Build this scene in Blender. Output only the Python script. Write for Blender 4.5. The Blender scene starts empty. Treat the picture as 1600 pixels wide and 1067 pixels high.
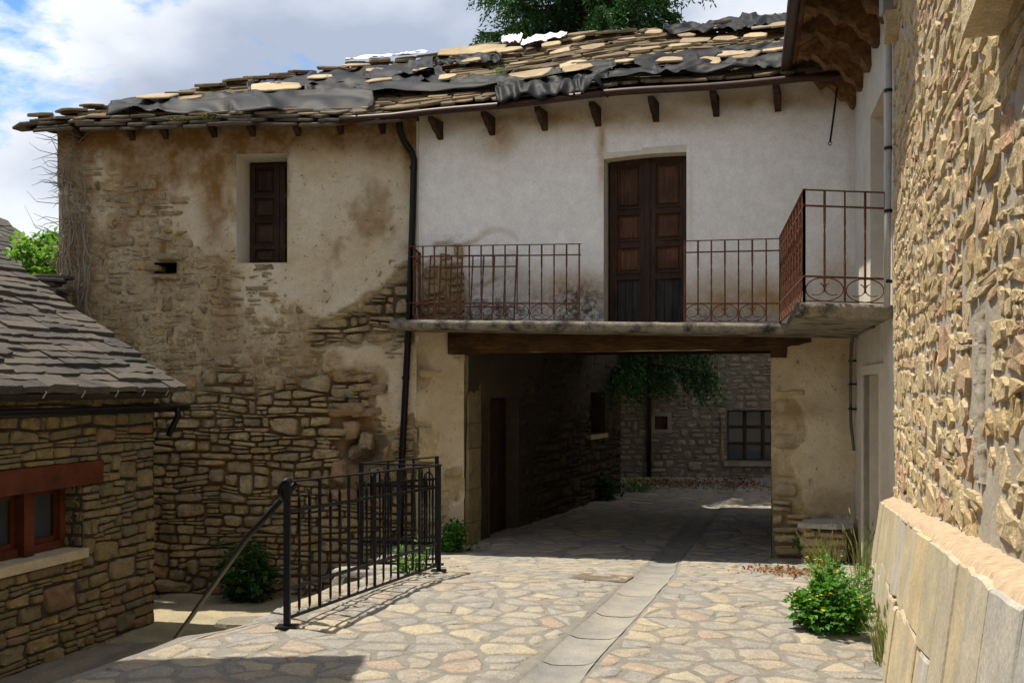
import bpy, math, random
import numpy as np
from mathutils import Vector, Matrix

scene = bpy.context.scene
COL = scene.collection
# ---------------------------------------------------------------- camera
# world: metres, Y into the village, z = 0 at the photographer's eye
cam = bpy.data.cameras.new('camera'); camo = bpy.data.objects.new('camera', cam); COL.objects.link(camo)
camo.location = (0, 0, 0); camo.rotation_euler = (math.radians(90), 0, 0)
cam.sensor_width = 36; cam.lens = 36; cam.shift_y = 66.5 / 1600
cam.clip_start = .05; cam.clip_end = 2000
scene.camera = camo
# ---------------------------------------------------------------- sky and sun
SUN = Vector((-.335, .115, 1)).normalized()
world = bpy.data.worlds.new('World'); scene.world = world; world.use_nodes = True
nt = world.node_tree; nt.nodes.clear()
def wn(t, **k):
    n = nt.nodes.new(t)
    for a, b in k.items(): setattr(n, a, b)
    return n
sky = wn('ShaderNodeTexSky', sky_type='NISHITA', sun_disc=False)
sky.sun_elevation = math.asin(SUN.z); sky.sun_rotation = math.atan2(SUN.x, SUN.y)
sky.air_density = 1.0; sky.dust_density = .2; sky.ozone_density = 3.0
tc = wn('ShaderNodeTexCoord')
mp = wn('ShaderNodeMapping'); mp.inputs['Location'].default_value = (9.4, 7.3, .9); mp.inputs['Scale'].default_value = (1.0, 1.0, 1.7)
n1 = wn('ShaderNodeTexNoise'); n1.inputs['Scale'].default_value = 2.3; n1.inputs['Detail'].default_value = 9; n1.inputs['Roughness'].default_value = .60
n1.inputs['Distortion'].default_value = .25
r1 = wn('ShaderNodeValToRGB'); r1.color_ramp.elements[0].position = .37; r1.color_ramp.elements[1].position = .415
n2 = wn('ShaderNodeTexNoise'); n2.inputs['Scale'].default_value = 2.6; n2.inputs['Detail'].default_value = 6; n2.inputs['Roughness'].default_value = .5
mp2 = wn('ShaderNodeMapping'); mp2.inputs['Location'].default_value = (2.62, 5.7, 4.2); mp2.inputs['Scale'].default_value = (1, 1, 1.6)
r2 = wn('ShaderNodeValToRGB')
r2.color_ramp.elements[0].position = .42; r2.color_ramp.elements[0].color = (3.1, 3.55, 4.5, 1)
r2.color_ramp.elements[1].position = .62; r2.color_ramp.elements[1].color = (6.9, 7.2, 7.6, 1)
mxs = wn('ShaderNodeMix', data_type='RGBA'); bg = wn('ShaderNodeBackground'); wo = wn('ShaderNodeOutputWorld')
bg.inputs['Strength'].default_value = .09
L = nt.links.new
L(tc.outputs['Generated'], mp.inputs['Vector']); L(mp.outputs[0], n1.inputs['Vector']); L(n1.outputs[0], r1.inputs[0])
L(tc.outputs['Generated'], mp2.inputs['Vector']); L(mp2.outputs[0], n2.inputs['Vector']); L(n2.outputs[0], r2.inputs[0])
L(r1.outputs[0], mxs.inputs['Factor']); hs = wn('ShaderNodeHueSaturation'); hs.inputs['Saturation'].default_value = 1.2; hs.inputs['Value'].default_value = 1.2; L(sky.outputs[0], hs.inputs['Color']); L(hs.outputs[0], mxs.inputs[6]); L(r2.outputs[0], mxs.inputs[7])
L(mxs.outputs[2], bg.inputs[0]); L(bg.outputs[0], wo.inputs[0])
sl = bpy.data.lights.new('sun', 'SUN'); sl.energy = 3.8; sl.angle = math.radians(.53); sl.color = (1, .93, .81)
so = bpy.data.objects.new('sun', sl); COL.objects.link(so); so.location = (-20, 8, 40)
so.rotation_euler = SUN.to_track_quat('Z', 'Y').to_euler()
scene.view_settings.view_transform = 'Standard'; scene.view_settings.look = 'None'
scene.view_settings.exposure = .75; scene.view_settings.gamma = 1; scene.view_settings.use_curve_mapping = False

# ---------------------------------------------------------------- helpers
def hsh(i, j, s):
    x = np.sin(i * 127.1 + j * 311.7 + s * 74.7) * 43758.5453
    return x - np.floor(x)
def vnoise(u, v, s=0):
    u = np.asarray(u, float); v = np.asarray(v, float)
    i = np.floor(u); j = np.floor(v); a = u - i; b = v - j
    a = a * a * (3 - 2 * a); b = b * b * (3 - 2 * b)
    return ((hsh(i, j, s) * (1 - a) + hsh(i + 1, j, s) * a) * (1 - b) + (hsh(i, j + 1, s) * (1 - a) + hsh(i + 1, j + 1, s) * a) * b)
def fbm(u, v, o=4, s=0, g=.5):
    r = 0; a = 1; t = 0; f = 1.0
    for k in range(o):
        r = r + a * vnoise(np.asarray(u) * f + 17.3 * k, np.asarray(v) * f - 9.1 * k, s + k); t += a; a *= g; f *= 2.03
    return r / t
def sstep(a, b, x):
    t = np.clip((np.asarray(x, float) - a) / (b - a), 0, 1); return t * t * (3 - 2 * t)
def proj(p):
    return 800 + 1600 * p[0] / p[1], 600 - 1600 * p[2] / p[1]

class Frame:
    """vertical wall plane: u along the wall, z up, n out of it"""
    def __init__(s, p0, p1):
        s.o = np.array(p0, float); d = np.array(p1, float) - s.o; s.len = float(np.hypot(*d)); s.U = d / s.len
        s.N = np.array((s.U[1], -s.U[0]))
    def P(s, u, z, n=0.):
        u, z, n = np.broadcast_arrays(np.asarray(u, float), np.asarray(z, float), np.asarray(n, float))
        return np.stack((s.o[0] + u * s.U[0] + n * s.N[0], s.o[1] + u * s.U[1] + n * s.N[1], z), -1)
    def pix(s, x, y, n=0.):
        a = (x - 800) / 1600; ox = s.o[0] + n * s.N[0]; oy = s.o[1] + n * s.N[1]
        u = (a * oy - ox) / (s.U[0] - a * s.U[1]); Y = oy + u * s.U[1]
        return u, (600 - y) / 1600 * Y
    def xy(s, u, z):   # photo coordinates of wall points
        p = s.P(u, z); return 800 + 1600 * p[..., 0] / p[..., 1], 600 - 1600 * p[..., 2] / p[..., 1]

def meta(o, label=None, cat=None, group=None, kind=None):
    if label: o['label'] = label
    if cat: o['category'] = cat
    if group: o['group'] = group
    if kind: o['kind'] = kind
    return o
def root(name, label, cat, loc, group=None):
    o = bpy.data.objects.new(name, None); COL.objects.link(o); o.location = loc; o.empty_display_size = .2
    return meta(o, label, cat, group)
def link(o, parent):
    COL.objects.link(o)
    if parent is not None:
        o.parent = parent
        if parent.type == 'EMPTY': o.matrix_parent_inverse = Matrix.Translation(-Vector(parent.location))
    return o
def obj(name, V, F, mat, parent=None, rnd=None, smooth=False, kind=None, attrs=None):
    me = bpy.data.meshes.new(name)
    V = np.asarray(V, float)
    me.from_pydata(V.tolist(), [], F if isinstance(F, list) else F.tolist())
    me.materials.append(mat)
    if rnd is None: rnd = random.random()
    a = me.attributes.new('rnd', 'FLOAT', 'POINT'); n = len(me.vertices)
    a.data.foreach_set('value', np.broadcast_to(np.asarray(rnd, np.float32), (n,)).copy())
    for k, val in (attrs or {}).items():
        b = me.attributes.new(k, 'FLOAT', 'POINT'); b.data.foreach_set('value', np.broadcast_to(np.asarray(val, np.float32), (n,)).copy())
    if smooth: me.polygons.foreach_set('use_smooth', np.ones(len(me.polygons), bool))
    o = bpy.data.objects.new(name, me)
    if kind: o['kind'] = kind
    return link(o, parent)

class MB:
    def __init__(s): s.V = []; s.F = []; s.R = []
    def add(s, V, F, r=.5):
        b = len(s.V); V = [tuple(map(float, q)) for q in V]
        s.V += V; s.F += [tuple(i + b for i in f) for f in F]
        s.R += [r] * len(V) if np.isscalar(r) else list(r); return s
    def box(s, a, b, r=.5):
        (x0, y0, z0), (x1, y1, z1) = a, b
        return s.add([(x0, y0, z0), (x1, y0, z0), (x1, y1, z0), (x0, y1, z0), (x0, y0, z1), (x1, y0, z1), (x1, y1, z1), (x0, y1, z1)], BOXF, r)
    def fbox(s, fr, u0, u1, z0, z1, n0, n1, r=.5):
        # corners ordered so that the faces look outwards
        q = [fr.P(u, z, n) for z in (z0, z1) for (u, n) in ((u0, n1), (u1, n1), (u1, n0), (u0, n0))]
        return s.add(q, BOXF, r)
    def beam(s, a, b, w, h, up=(0, 0, 1), r=.5):
        a = Vector(a); b = Vector(b); d = (b - a).normalized(); up = Vector(up)
        if abs(d.dot(up)) > .98: up = Vector((0, 1, 0))
        sd = d.cross(up).normalized(); u2 = sd.cross(d)
        q = [p + sd * (w / 2 * i) + u2 * (h / 2 * j) for p in (a, b) for (i, j) in ((-1, -1), (1, -1), (1, 1), (-1, 1))]
        return s.add(q, [(0, 1, 2, 3), (7, 6, 5, 4), (1, 0, 4, 5), (2, 1, 5, 6), (3, 2, 6, 7), (0, 3, 7, 4)], r)
    def tube(s, pts, rad, n=6, cap=True, r=.5):
        pts = [Vector(p) for p in pts]; m = len(pts)
        if np.isscalar(rad): rad = [rad] * m
        V = []; F = []; side = None
        for i, p in enumerate(pts):
            d = (pts[min(i + 1, m - 1)] - pts[max(i - 1, 0)])
            if d.length < 1e-9: d = Vector((0, 0, 1))
            d.normalize()
            if side is None:
                side = d.orthogonal().normalized()
            side = (side - d * side.dot(d))
            if side.length < 1e-6: side = d.orthogonal()
            side.normalize(); w = d.cross(side)
            V += [p + (side * math.cos(6.28318 * k / n) + w * math.sin(6.28318 * k / n)) * rad[i] for k in range(n)]
        for i in range(m - 1):
            for k in range(n):
                F.append((i * n + k, i * n + (k + 1) % n, (i + 1) * n + (k + 1) % n, (i + 1) * n + k))
        if cap: F.append(tuple(range(n - 1, -1, -1))); F.append(tuple((m - 1) * n + k for k in range(n)))
        return s.add(V, F, r)
    def twist(s, a, b, w, turns, t0=.3, t1=.75, n=14, r=.5):
        """square bar, twisted between t0 and t1 of its length"""
        a = Vector(a); b = Vector(b); d = (b - a); L_ = d.length; d.normalize(); x = d.orthogonal().normalized() if abs(d.z) < .9 else (Vector((1, 0, 0)) - d * d.x).normalized()
        y = d.cross(x); V = []; F = []
        for i in range(n):
            t = i / (n - 1); ph = math.radians(45) + turns * 6.28318 * max(0, min(1, (t - t0) / (t1 - t0)))
            ww = w * (1 if t < t0 or t > t1 else .92)
            V += [a + d * (t * L_) + (x * math.cos(ph + k * 1.5708) + y * math.sin(ph + k * 1.5708)) * ww * .7071 for k in range(4)]
        for i in range(n - 1):
            for k in range(4): F.append((i * 4 + k, i * 4 + (k + 1) % 4, (i + 1) * 4 + (k + 1) % 4, (i + 1) * 4 + k))
        F += [(3, 2, 1, 0), tuple((n - 1) * 4 + k for k in range(4))]
        return s.add(V, F, r)
    def build(s, name, mat, parent=None, smooth=False, kind=None):
        return obj(name, s.V, s.F, mat, parent, np.array(s.R), smooth, kind)
BOXF = [(3, 2, 1, 0), (4, 5, 6, 7), (0, 1, 5, 4), (1, 2, 6, 5), (2, 3, 7, 6), (3, 0, 4, 7)]

def sheet(name, fr, u0, u1, z0, z1, res, nfun, mat, parent, openings=(), attrs=None, resz=None):
    """wall skin: a fine grid whose relief is nfun(u, z)"""
    us = np.linspace(u0, u1, max(2, int((u1 - u0) / res) + 1)); zs = np.linspace(z0, z1, max(2, int((z1 - z0) / (resz or res)) + 1))
    for (a, b, c, d) in openings:
        us = np.append(us, [x for x in (a, b) if u0 < x < u1]); zs = np.append(zs, [x for x in (c, d) if z0 < x < z1])
    us = np.unique(np.round(us, 4)); zs = np.unique(np.round(zs, 4))
    Ug, Zg = np.meshgrid(us, zs); n = nfun(Ug, Zg)
    V = fr.P(Ug, Zg, n).reshape(-1, 3); nu = len(us)
    cu = (us[:-1] + us[1:]) / 2; cz = (zs[:-1] + zs[1:]) / 2; CU, CZ = np.meshgrid(cu, cz); keep = np.ones(CU.shape, bool)
    for (a, b, c, d) in openings: keep &= ~((CU > a) & (CU < b) & (CZ > c) & (CZ < d))
    jj, ii = np.nonzero(keep); k = jj * nu + ii
    F = np.stack((k, k + 1, k + nu + 1, k + nu), 1)
    at = {q: (f(Ug, Zg)).ravel() for q, f in (attrs or {}).items()}
    return obj(name, V, F, mat, parent, .5, True, None, at)

def rubble(u0, u1, z0, z1, hr, wr, rng, split=.25, tall=.12, amp=.02):
    """irregular coursed rubble: quads (ua, ub, z at bottom-left, bottom-right, top-right, top-left)"""
    zb = [z0]
    while zb[-1] < z1: zb.append(zb[-1] + rng.uniform(*hr))
    wav = lambda k, u: zb[k] + amp * 2 * (float(vnoise(u * 1.7, k * 3.7, 5)) - .5) if k < len(zb) else zb[-1]
    cells = []; occ = []
    for k in range(len(zb) - 1):
        nxt = []; free = []; x = u0
        for (a, b) in sorted(occ):
            if a > x: free.append((x, a))
            x = max(x, b)
        if x < u1: free.append((x, u1))
        for (fa, fb) in free:
            x = fa
            while x < fb - 1e-6:
                h = zb[k + 1] - zb[k]; w = rng.uniform(*wr) * (rng.random() * .7 + .55)
                w = max(w, h * .55)
                if fb - (x + w) < wr[0] * .6: w = fb - x
                if w > wr[1] * 1.25: w *= .5
                a, b = x, x + w; x = b
                if k + 2 < len(zb) and rng.random() < tall and w > h * .8:
                    cells.append((a, b, wav(k, a), wav(k, b), wav(k + 2, b), wav(k + 2, a))); nxt.append((a, b))
                elif rng.random() < split:
                    t = rng.uniform(.35, .65); m0 = wav(k, a) * (1 - t) + wav(k + 1, a) * t; m1 = wav(k, b) * (1 - t) + wav(k + 1, b) * t
                    m1 += rng.uniform(-.15, .15) * h
                    for (p, q, r, s_) in ((wav(k, a), wav(k, b), m1, m0), (m0, m1, wav(k + 1, b), wav(k + 1, a))):
                        if rng.random() < .35 and w > 2 * h:
                            c = a + w * rng.uniform(.3, .7); f = (c - a) / w
                            cells.append((a, c, p, p + (q - p) * f, s_ + (r - s_) * f, s_)); cells.append((c, b, p + (q - p) * f, q, r, s_ + (r - s_) * f))
                        else: cells.append((a, b, p, q, r, s_))
                else: cells.append((a, b, wav(k, a), wav(k, b), wav(k + 1, b), wav(k + 1, a)))
        occ = nxt
    return cells

def stone(fr, cell, p, rng, gap=.012, nb=-.08, nseg=11, e=4.2, jit=.10, dome=.35, tilt=.10, inner=.72, skew=.14, rough=1., rect=0.):
    """one rubble stone: an irregular rounded outline, a broken edge and an uneven face"""
    ua, ub, z00, z10, z11, z01 = cell
    w = ub - ua; h = ((z01 - z00) + (z11 - z10)) / 2
    if w < .03 or h < .02: return None
    cs = [(ua + gap + rng.uniform(0, skew) * h, z00 + gap + rng.uniform(0, skew) * h), (ub - gap - rng.uniform(0, skew) * h, z10 + gap + rng.uniform(0, skew) * h),
          (ub - gap - rng.uniform(0, skew) * h, z11 - gap - rng.uniform(0, skew) * h), (ua + gap + rng.uniform(0, skew) * h, z01 - gap - rng.uniform(0, skew) * h)]
    ou = []; ph = rng.uniform(0, 6.28); rp = None
    if rect:      # straight-sided block with knocked-off corners
        cu = min(.35, rect * h / w); cz = .32; rp = [(cu, 0), (.36, 0), (.64, 0), (1 - cu, 0), (1, cz), (1, 1 - cz), (1 - cu, 1), (.64, 1), (.36, 1), (cu, 1), (0, 1 - cz), (0, cz)]; nseg = len(rp)
    for k in range(nseg):
        t = 6.28318 * (k + .5 * rng.random()) / nseg + ph; c, s = math.cos(t), math.sin(t)
        x = math.copysign(abs(c) ** (2 / e), c); y = math.copysign(abs(s) ** (2 / e), s)
        j = 1 - jit * rng.random(); x *= j; y *= j
        a = (x + 1) / 2; b = (y + 1) / 2
        if rp: a = min(1, max(0, rp[k][0] + rng.uniform(-.5, .5) * jit * h / w * 2)); b = min(1, max(0, rp[k][1] + rng.uniform(-1, 1) * jit))
        ou.append((cs[0][0] * (1 - a) * (1 - b) + cs[1][0] * a * (1 - b) + cs[2][0] * a * b + cs[3][0] * (1 - a) * b,
                   cs[0][1] * (1 - a) * (1 - b) + cs[1][1] * a * (1 - b) + cs[2][1] * a * b + cs[3][1] * (1 - a) * b))
    ou = np.array(ou); c = ou.mean(0); tu = rng.uniform(-tilt, tilt); tz = rng.uniform(-tilt, tilt)
    tl = lambda q: tu * (q[:, 0] - c[0]) + tz * (q[:, 1] - c[1])
    r1 = np.array([rng.uniform(-1, 1) for _ in ou]); r2 = np.array([rng.uniform(-1, 1) for _ in ou])
    amp = min(.03, h * .16) * (1 if dome > .2 else .35) * rough
    i1 = c + (ou - c) * .93; i2 = c + (ou - c) * inner * (1 + .08 * r2[:, None])
    V = np.concatenate((fr.P(ou[:, 0], ou[:, 1], nb), fr.P(i1[:, 0] * .3 + ou[:, 0] * .7, i1[:, 1] * .3 + ou[:, 1] * .7, p * (1 - dome) + tl(ou) + amp * r1 * .6),
                        fr.P(i2[:, 0], i2[:, 1], p + tl(i2) + amp * r2), fr.P(c[0:1], c[1:2], np.array([p + amp * rng.uniform(-.8, .8)]))))
    m = nseg; F = []
    for k in range(m):
        l = (k + 1) % m
        F += [(k, l, m + l, m + k), (m + k, m + l, 2 * m + l, 2 * m + k), (2 * m + k, 2 * m + l, 3 * m)]
    return V, F

def emit(name, pieces, mat, parent, limit=300, smooth=True):
    """pieces: (V, F, rnd). The ones that show largest become objects, the rest one joined part."""
    sc = []
    for i, (V, F, r) in enumerate(pieces):
        V = np.asarray(V); c = V.mean(0); s = 0
        if c[1] > .3:
            x = 800 + 1600 * V[:, 0] / np.maximum(V[:, 1], .3); y = 600 - 1600 * V[:, 2] / np.maximum(V[:, 1], .3)
            s = (x.max() - x.min()) * (y.max() - y.min())
            if x.max() < 0 or x.min() > 1600 or y.max() < 0 or y.min() > 1067: s *= .0001
        sc.append((-s, i))
    sc.sort(); first = [i for s, i in sc[:limit] if -s > 6]; rest = [i for s, i in sc if i not in set(first)]
    for i in first:
        V, F, r = pieces[i]; obj(name, V, F, mat, parent, r, smooth)
    if rest:
        mb = MB()
        for i in rest: mb.add(*pieces[i])
        mb.build(name, mat, parent, smooth, 'stuff')

# ---------------------------------------------------------------- materials
def mat_new(name):
    m = bpy.data.materials.new(name); m.use_nodes = True; t = m.node_tree; t.nodes.clear()
    o = t.nodes.new('ShaderNodeOutputMaterial'); b = t.nodes.new('ShaderNodeBsdfPrincipled'); t.links.new(b.outputs[0], o.inputs[0])
    b.inputs['Roughness'].default_value = .9; b.inputs['Specular IOR Level'].default_value = .25
    return m, t, b
class NT:
    def __init__(s, t):
        s.t = t; s.pos = t.nodes.new('ShaderNodeNewGeometry').outputs['Position']
    def l(s, a, b): s.t.links.new(a, b)
    def noise(s, scale, detail=4, rough=.55, vec=None, stretch=None, dist=0):
        n = s.t.nodes.new('ShaderNodeTexNoise'); n.inputs['Scale'].default_value = scale; n.inputs['Detail'].default_value = detail
        n.inputs['Roughness'].default_value = rough; n.inputs['Distortion'].default_value = dist
        v = vec or s.pos
        if stretch:
            m = s.t.nodes.new('ShaderNodeMapping'); m.inputs['Scale'].default_value = stretch; s.l(v, m.inputs[0]); v = m.outputs[0]
        s.l(v, n.inputs['Vector']); return n.outputs[0]
    def attr(s, name):
        n = s.t.nodes.new('ShaderNodeAttribute'); n.attribute_name = name; return n.outputs['Fac']
    def ramp(s, fac, stops, interp='LINEAR'):
        n = s.t.nodes.new('ShaderNodeValToRGB'); e = n.color_ramp; e.interpolation = interp
        while len(e.elements) < len(stops): e.elements.new(.5)
        for q, (p, c) in zip(e.elements, stops):
            q.position = p; q.color = (*c, 1) if not np.isscalar(c) else (c, c, c, 1)
        s.l(fac, n.inputs[0]); return n.outputs[0]
    def mix(s, fac, a, b, mode='MIX'):
        n = s.t.nodes.new('ShaderNodeMix'); n.data_type = 'RGBA'; n.blend_type = mode
        for q, i in ((fac, 0), (a, 6), (b, 7)):
            if hasattr(q, 'links'): s.l(q, n.inputs[i])
            elif np.isscalar(q): n.inputs[i].default_value = q if i == 0 else (q, q, q, 1)
            else: n.inputs[i].default_value = (*q, 1)
        return n.outputs[2]
    def math(s, op, a, b=0.):
        n = s.t.nodes.new('ShaderNodeMath'); n.operation = op
        for q, i in ((a, 0), (b, 1)):
            if hasattr(q, 'links'): s.l(q, n.inputs[i])
            else: n.inputs[i].default_value = q
        return n.outputs[0]
    def bump(s, h, strength=.5, dist=.02, b=None):
        n = s.t.nodes.new('ShaderNodeBump'); n.inputs['Strength'].default_value = strength; n.inputs['Distance'].default_value = dist
        s.l(h, n.inputs['Height'])
        if b: s.l(n.outputs[0], b.inputs['Normal'])
        return n.outputs[0]

def m_stone(name, cols, fine=60, bump=.7, dist=.012, dirt=(.10, .085, .06), dirtamt=.5, mid=9, lich=None):
    m, t, b = mat_new(name); N = NT(t); r = N.attr('rnd')
    n = len(cols); c = N.ramp(r, [((i + .5) / n, q) for i, q in enumerate(cols)])
    a = N.noise(mid, 5, .62); c = N.mix(N.ramp(a, [(.32, 0.), (.70, 1.)]), c, N.mix(1., c, (1.45, 1.38, 1.25), 'MULTIPLY'))
    d = N.noise(mid * .38, 6, .65); c = N.mix(N.math('MULTIPLY', N.ramp(d, [(.46, 0.), (.66, 1.)]), dirtamt), c, dirt)
    f = N.noise(fine, 4, .7); c = N.mix(1., c, N.ramp(f, [(.25, .68), (.75, 1.22)]), 'MULTIPLY')
    if lich:
        q = N.noise(26, 3, .6); c = N.mix(N.ramp(q, [(.62, 0.), (.70, .6)]), c, lich)
    N.l(c, b.inputs['Base Color'])
    h = N.math('ADD', N.math('MULTIPLY', N.noise(mid * 2.3, 6, .65), 1.4), N.math('MULTIPLY', f, .35)); N.bump(h, bump, dist, b)
    b.inputs['Roughness'].default_value = .92
    return m
def m_plaster(name, mortar, plaster, plaster2, stain, fine=22, bump=.45, dist=.01, spot=(.12, .09, .055), spots=.5, cement=None):
    """attributes: lev 0 raw mortar .. 1 whole render, stn water stain, grm grime"""
    m, t, b = mat_new(name); N = NT(t); lev = N.attr('lev'); st = N.attr('stn'); gr = N.attr('grm')
    a = N.noise(1.3, 6, .6); p = N.mix(N.ramp(a, [(.36, 0.), (.66, 1.)]), plaster, plaster2)
    p = N.mix(1., p, N.ramp(N.noise(7, 7, .66), [(.28, .88), (.72, 1.09)]), 'MULTIPLY')
    mo = N.mix(1., mortar, N.ramp(N.noise(16, 5, .7), [(.25, .6), (.75, 1.3)]), 'MULTIPLY')
    ln = N.math('ADD', lev, N.math('MULTIPLY', N.math('SUBTRACT', N.noise(9, 5, .7), .5), .22))
    mid_ = N.mix(1., N.mix(.7, mortar, plaster2), N.ramp(N.noise(11, 6, .7), [(.28, .62), (.72, 1.2)]), 'MULTIPLY')
    c = N.mix(N.ramp(ln, [(.56, 0.), (.64, 1.)]), N.mix(N.ramp(ln, [(.14, 0.), (.36, 1.)]), mo, mid_), p)
    sp = N.noise(13, 4, .72, dist=.6); c = N.mix(N.math('MULTIPLY', N.ramp(sp, [(.60, 0.), (.67, 1.)]), spots), c, spot)
    pk = N.noise(34, 5, .75, dist=.4); c = N.mix(N.math('MULTIPLY', N.ramp(pk, [(.61, 0.), (.68, 1.)]), spots * .8), c, spot)
    sn = N.math('MULTIPLY', st, N.ramp(N.noise(3.2, 6, .68), [(.28, .4), (.58, 1.)])); c = N.mix(sn, c, stain)
    gn = N.math('MULTIPLY', gr, N.ramp(N.noise(11, 7, .78), [(.36, 0.), (.60, 1.)])); c = N.mix(gn, c, (.075, .07, .058))
    f = N.noise(fine * 4, 4, .7); c = N.mix(1., c, N.ramp(f, [(.25, .86), (.75, 1.1)]), 'MULTIPLY')
    N.l(c, b.inputs['Base Color'])
    h = N.math('ADD', N.noise(fine, 6, .68), N.math('MULTIPLY', f, .25)); N.bump(h, bump, dist, b)
    return m
def m_wood(name, c1, c2, c3, stretch=(60, 60, 4), rough=.7, bump=.5):
    m, t, b = mat_new(name); N = NT(t)
    g = N.noise(1, 6, .62, stretch=stretch, dist=.8); c = N.ramp(g, [(.25, c1), (.5, c2), (.75, c3)])
    c = N.mix(1., c, N.ramp(N.noise(3.2, 5, .6), [(.3, .55), (.7, 1.3)]), 'MULTIPLY')
    c = N.mix(1., c, N.ramp(N.attr('rnd'), [(0, .65), (1, 1.35)]), 'MULTIPLY')
    N.l(c, b.inputs['Base Color']); N.bump(g, bump, .008, b); b.inputs['Roughness'].default_value = rough
    return m
def m_plain(name, c, rough=.6, metal=0., var=.25, scale=14, bump=.15, c2=None, lo=.4, hi=.65):
    m, t, b = mat_new(name); N = NT(t); a = N.noise(scale, 5, .65)
    q = N.mix(1., c, N.ramp(a, [(.25, 1 - var), (.75, 1 + var)]), 'MULTIPLY')
    if c2: q = N.mix(N.ramp(N.noise(scale * .6, 6, .7), [(lo, 0.), (hi, 1.)]), q, c2)
    N.l(q, b.inputs['Base Color']); b.inputs['Roughness'].default_value = rough; b.inputs['Metallic'].default_value = metal
    N.bump(a, bump, .004, b); return m
def m_leaf(name, cols, trans=.35, rough=.5):
    m, t, b = mat_new(name); N = NT(t); r = N.attr('rnd'); n = len(cols)
    c = N.ramp(r, [(i / max(1, n - 1), q) for i, q in enumerate(cols)])
    c = N.mix(1., c, N.ramp(N.noise(30, 2, .5), [(.3, .8), (.7, 1.2)]), 'MULTIPLY')
    N.l(c, b.inputs['Base Color']); b.inputs['Roughness'].default_value = rough
    tr = t.nodes.new('ShaderNodeBsdfTranslucent'); N.l(N.mix(1., c, (1.3, 1.5, .6), 'MULTIPLY'), tr.inputs[0])
    mx = t.nodes.new('ShaderNodeMixShader'); mx.inputs[0].default_value = trans
    N.l(b.outputs[0], mx.inputs[1]); N.l(tr.outputs[0], mx.inputs[2]); N.l(mx.outputs[0], [x for x in t.nodes if x.type == 'OUTPUT_MATERIAL'][0].inputs[0])
    return m
M = {}
M['house_stone'] = m_stone('house_stone', [(.31, .24, .135), (.38, .30, .175), (.25, .203, .125), (.43, .335, .19), (.29, .238, .155), (.35, .255, .135)], fine=50, bump=1., dist=.026)
M['passage_stone_shaded'] = m_stone('passage_stone_shaded', [(.06, .046, .028), (.08, .062, .037), (.045, .037, .025), (.07, .053, .03)], fine=50, bump=1., dist=.026)  # house stone with its colour lowered to paint in the passage's shade
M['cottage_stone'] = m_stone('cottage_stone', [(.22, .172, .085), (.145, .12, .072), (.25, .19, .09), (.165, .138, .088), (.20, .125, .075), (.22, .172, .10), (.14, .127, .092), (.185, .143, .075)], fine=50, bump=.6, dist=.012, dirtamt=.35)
M['gold_stone'] = m_stone('gold_stone', [(.50, .385, .215), (.55, .445, .275), (.47, .355, .19), (.57, .475, .315), (.52, .42, .265), (.50, .37, .205), (.55, .44, .265), (.53, .43, .28), (.48, .315, .21)], fine=70, bump=1.0, dist=.022, dirt=(.36, .27, .15), dirtamt=.4, mid=14)
M['pier_stone'] = m_stone('pier_stone', [(.34, .27, .16), (.40, .32, .18), (.30, .25, .16), (.38, .29, .15)], dirtamt=.35)
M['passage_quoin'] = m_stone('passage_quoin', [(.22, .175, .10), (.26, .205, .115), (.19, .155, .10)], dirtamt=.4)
M['far_stone'] = m_stone('far_stone', [(.26, .23, .18), (.31, .275, .21), (.22, .20, .165), (.33, .29, .21)], dirtamt=.4)
def m_flag():
    m, t, b = mat_new('flag'); N = NT(t); r = N.attr('rnd')
    cols = [(.385, .335, .26), (.34, .315, .275), (.42, .35, .25), (.35, .325, .275), (.41, .315, .235), (.325, .305, .28), (.50, .425, .295), (.37, .335, .28), (.32, .305, .28), (.43, .38, .30)]
    c = N.ramp(r, [((i + .5) / len(cols), q) for i, q in enumerate(cols)], 'CONSTANT')
    c = N.mix(N.ramp(N.noise(3.1, 7, .68, dist=.5), [(.50, 0.), (.64, .7)]), c, (.315, .295, .26))
    c = N.mix(N.ramp(N.noise(5.5, 7, .72, dist=.8), [(.48, 0.), (.60, .8)]), c, (.44, .39, .305))
    c = N.mix(N.ramp(N.noise(11, 6, .7), [(.58, 0.), (.70, .6)]), c, (.22, .20, .165))
    c = N.mix(1., c, N.ramp(N.noise(70, 4, .75), [(.28, .60), (.72, 1.32)]), 'MULTIPLY'); N.l(c, b.inputs['Base Color'])
    h = N.math('ADD', N.math('MULTIPLY', N.noise(14, 7, .7, dist=.4), 1.6), N.math('MULTIPLY', N.noise(75, 3, .7), .4)); N.bump(h, 1., .022, b); b.inputs['Roughness'].default_value = .95
    return m
M['flag'] = m_flag()
M['slate'] = m_stone('slate', [(.058, .053, .049), (.078, .070, .061), (.046, .044, .043), (.068, .062, .055), (.09, .079, .066)], fine=55, bump=.7, dist=.01, dirt=(.11, .097, .077), dirtamt=.4, mid=7, lich=(.15, .145, .13))
M['roof_slab'] = m_stone('roof_slab', [(.12, .088, .05), (.17, .125, .07), (.085, .066, .043), (.14, .10, .055), (.20, .155, .09)], fine=45, bump=.8, dist=.01, dirt=(.08, .07, .05), dirtamt=.55, mid=6)
M['pale_slab'] = m_stone('pale_slab', [(.34, .26, .155), (.40, .32, .205), (.29, .22, .13), (.37, .30, .20), (.24, .19, .12)], fine=40, bump=.6, dist=.008, dirt=(.19, .145, .085), dirtamt=.6, mid=4)
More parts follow.
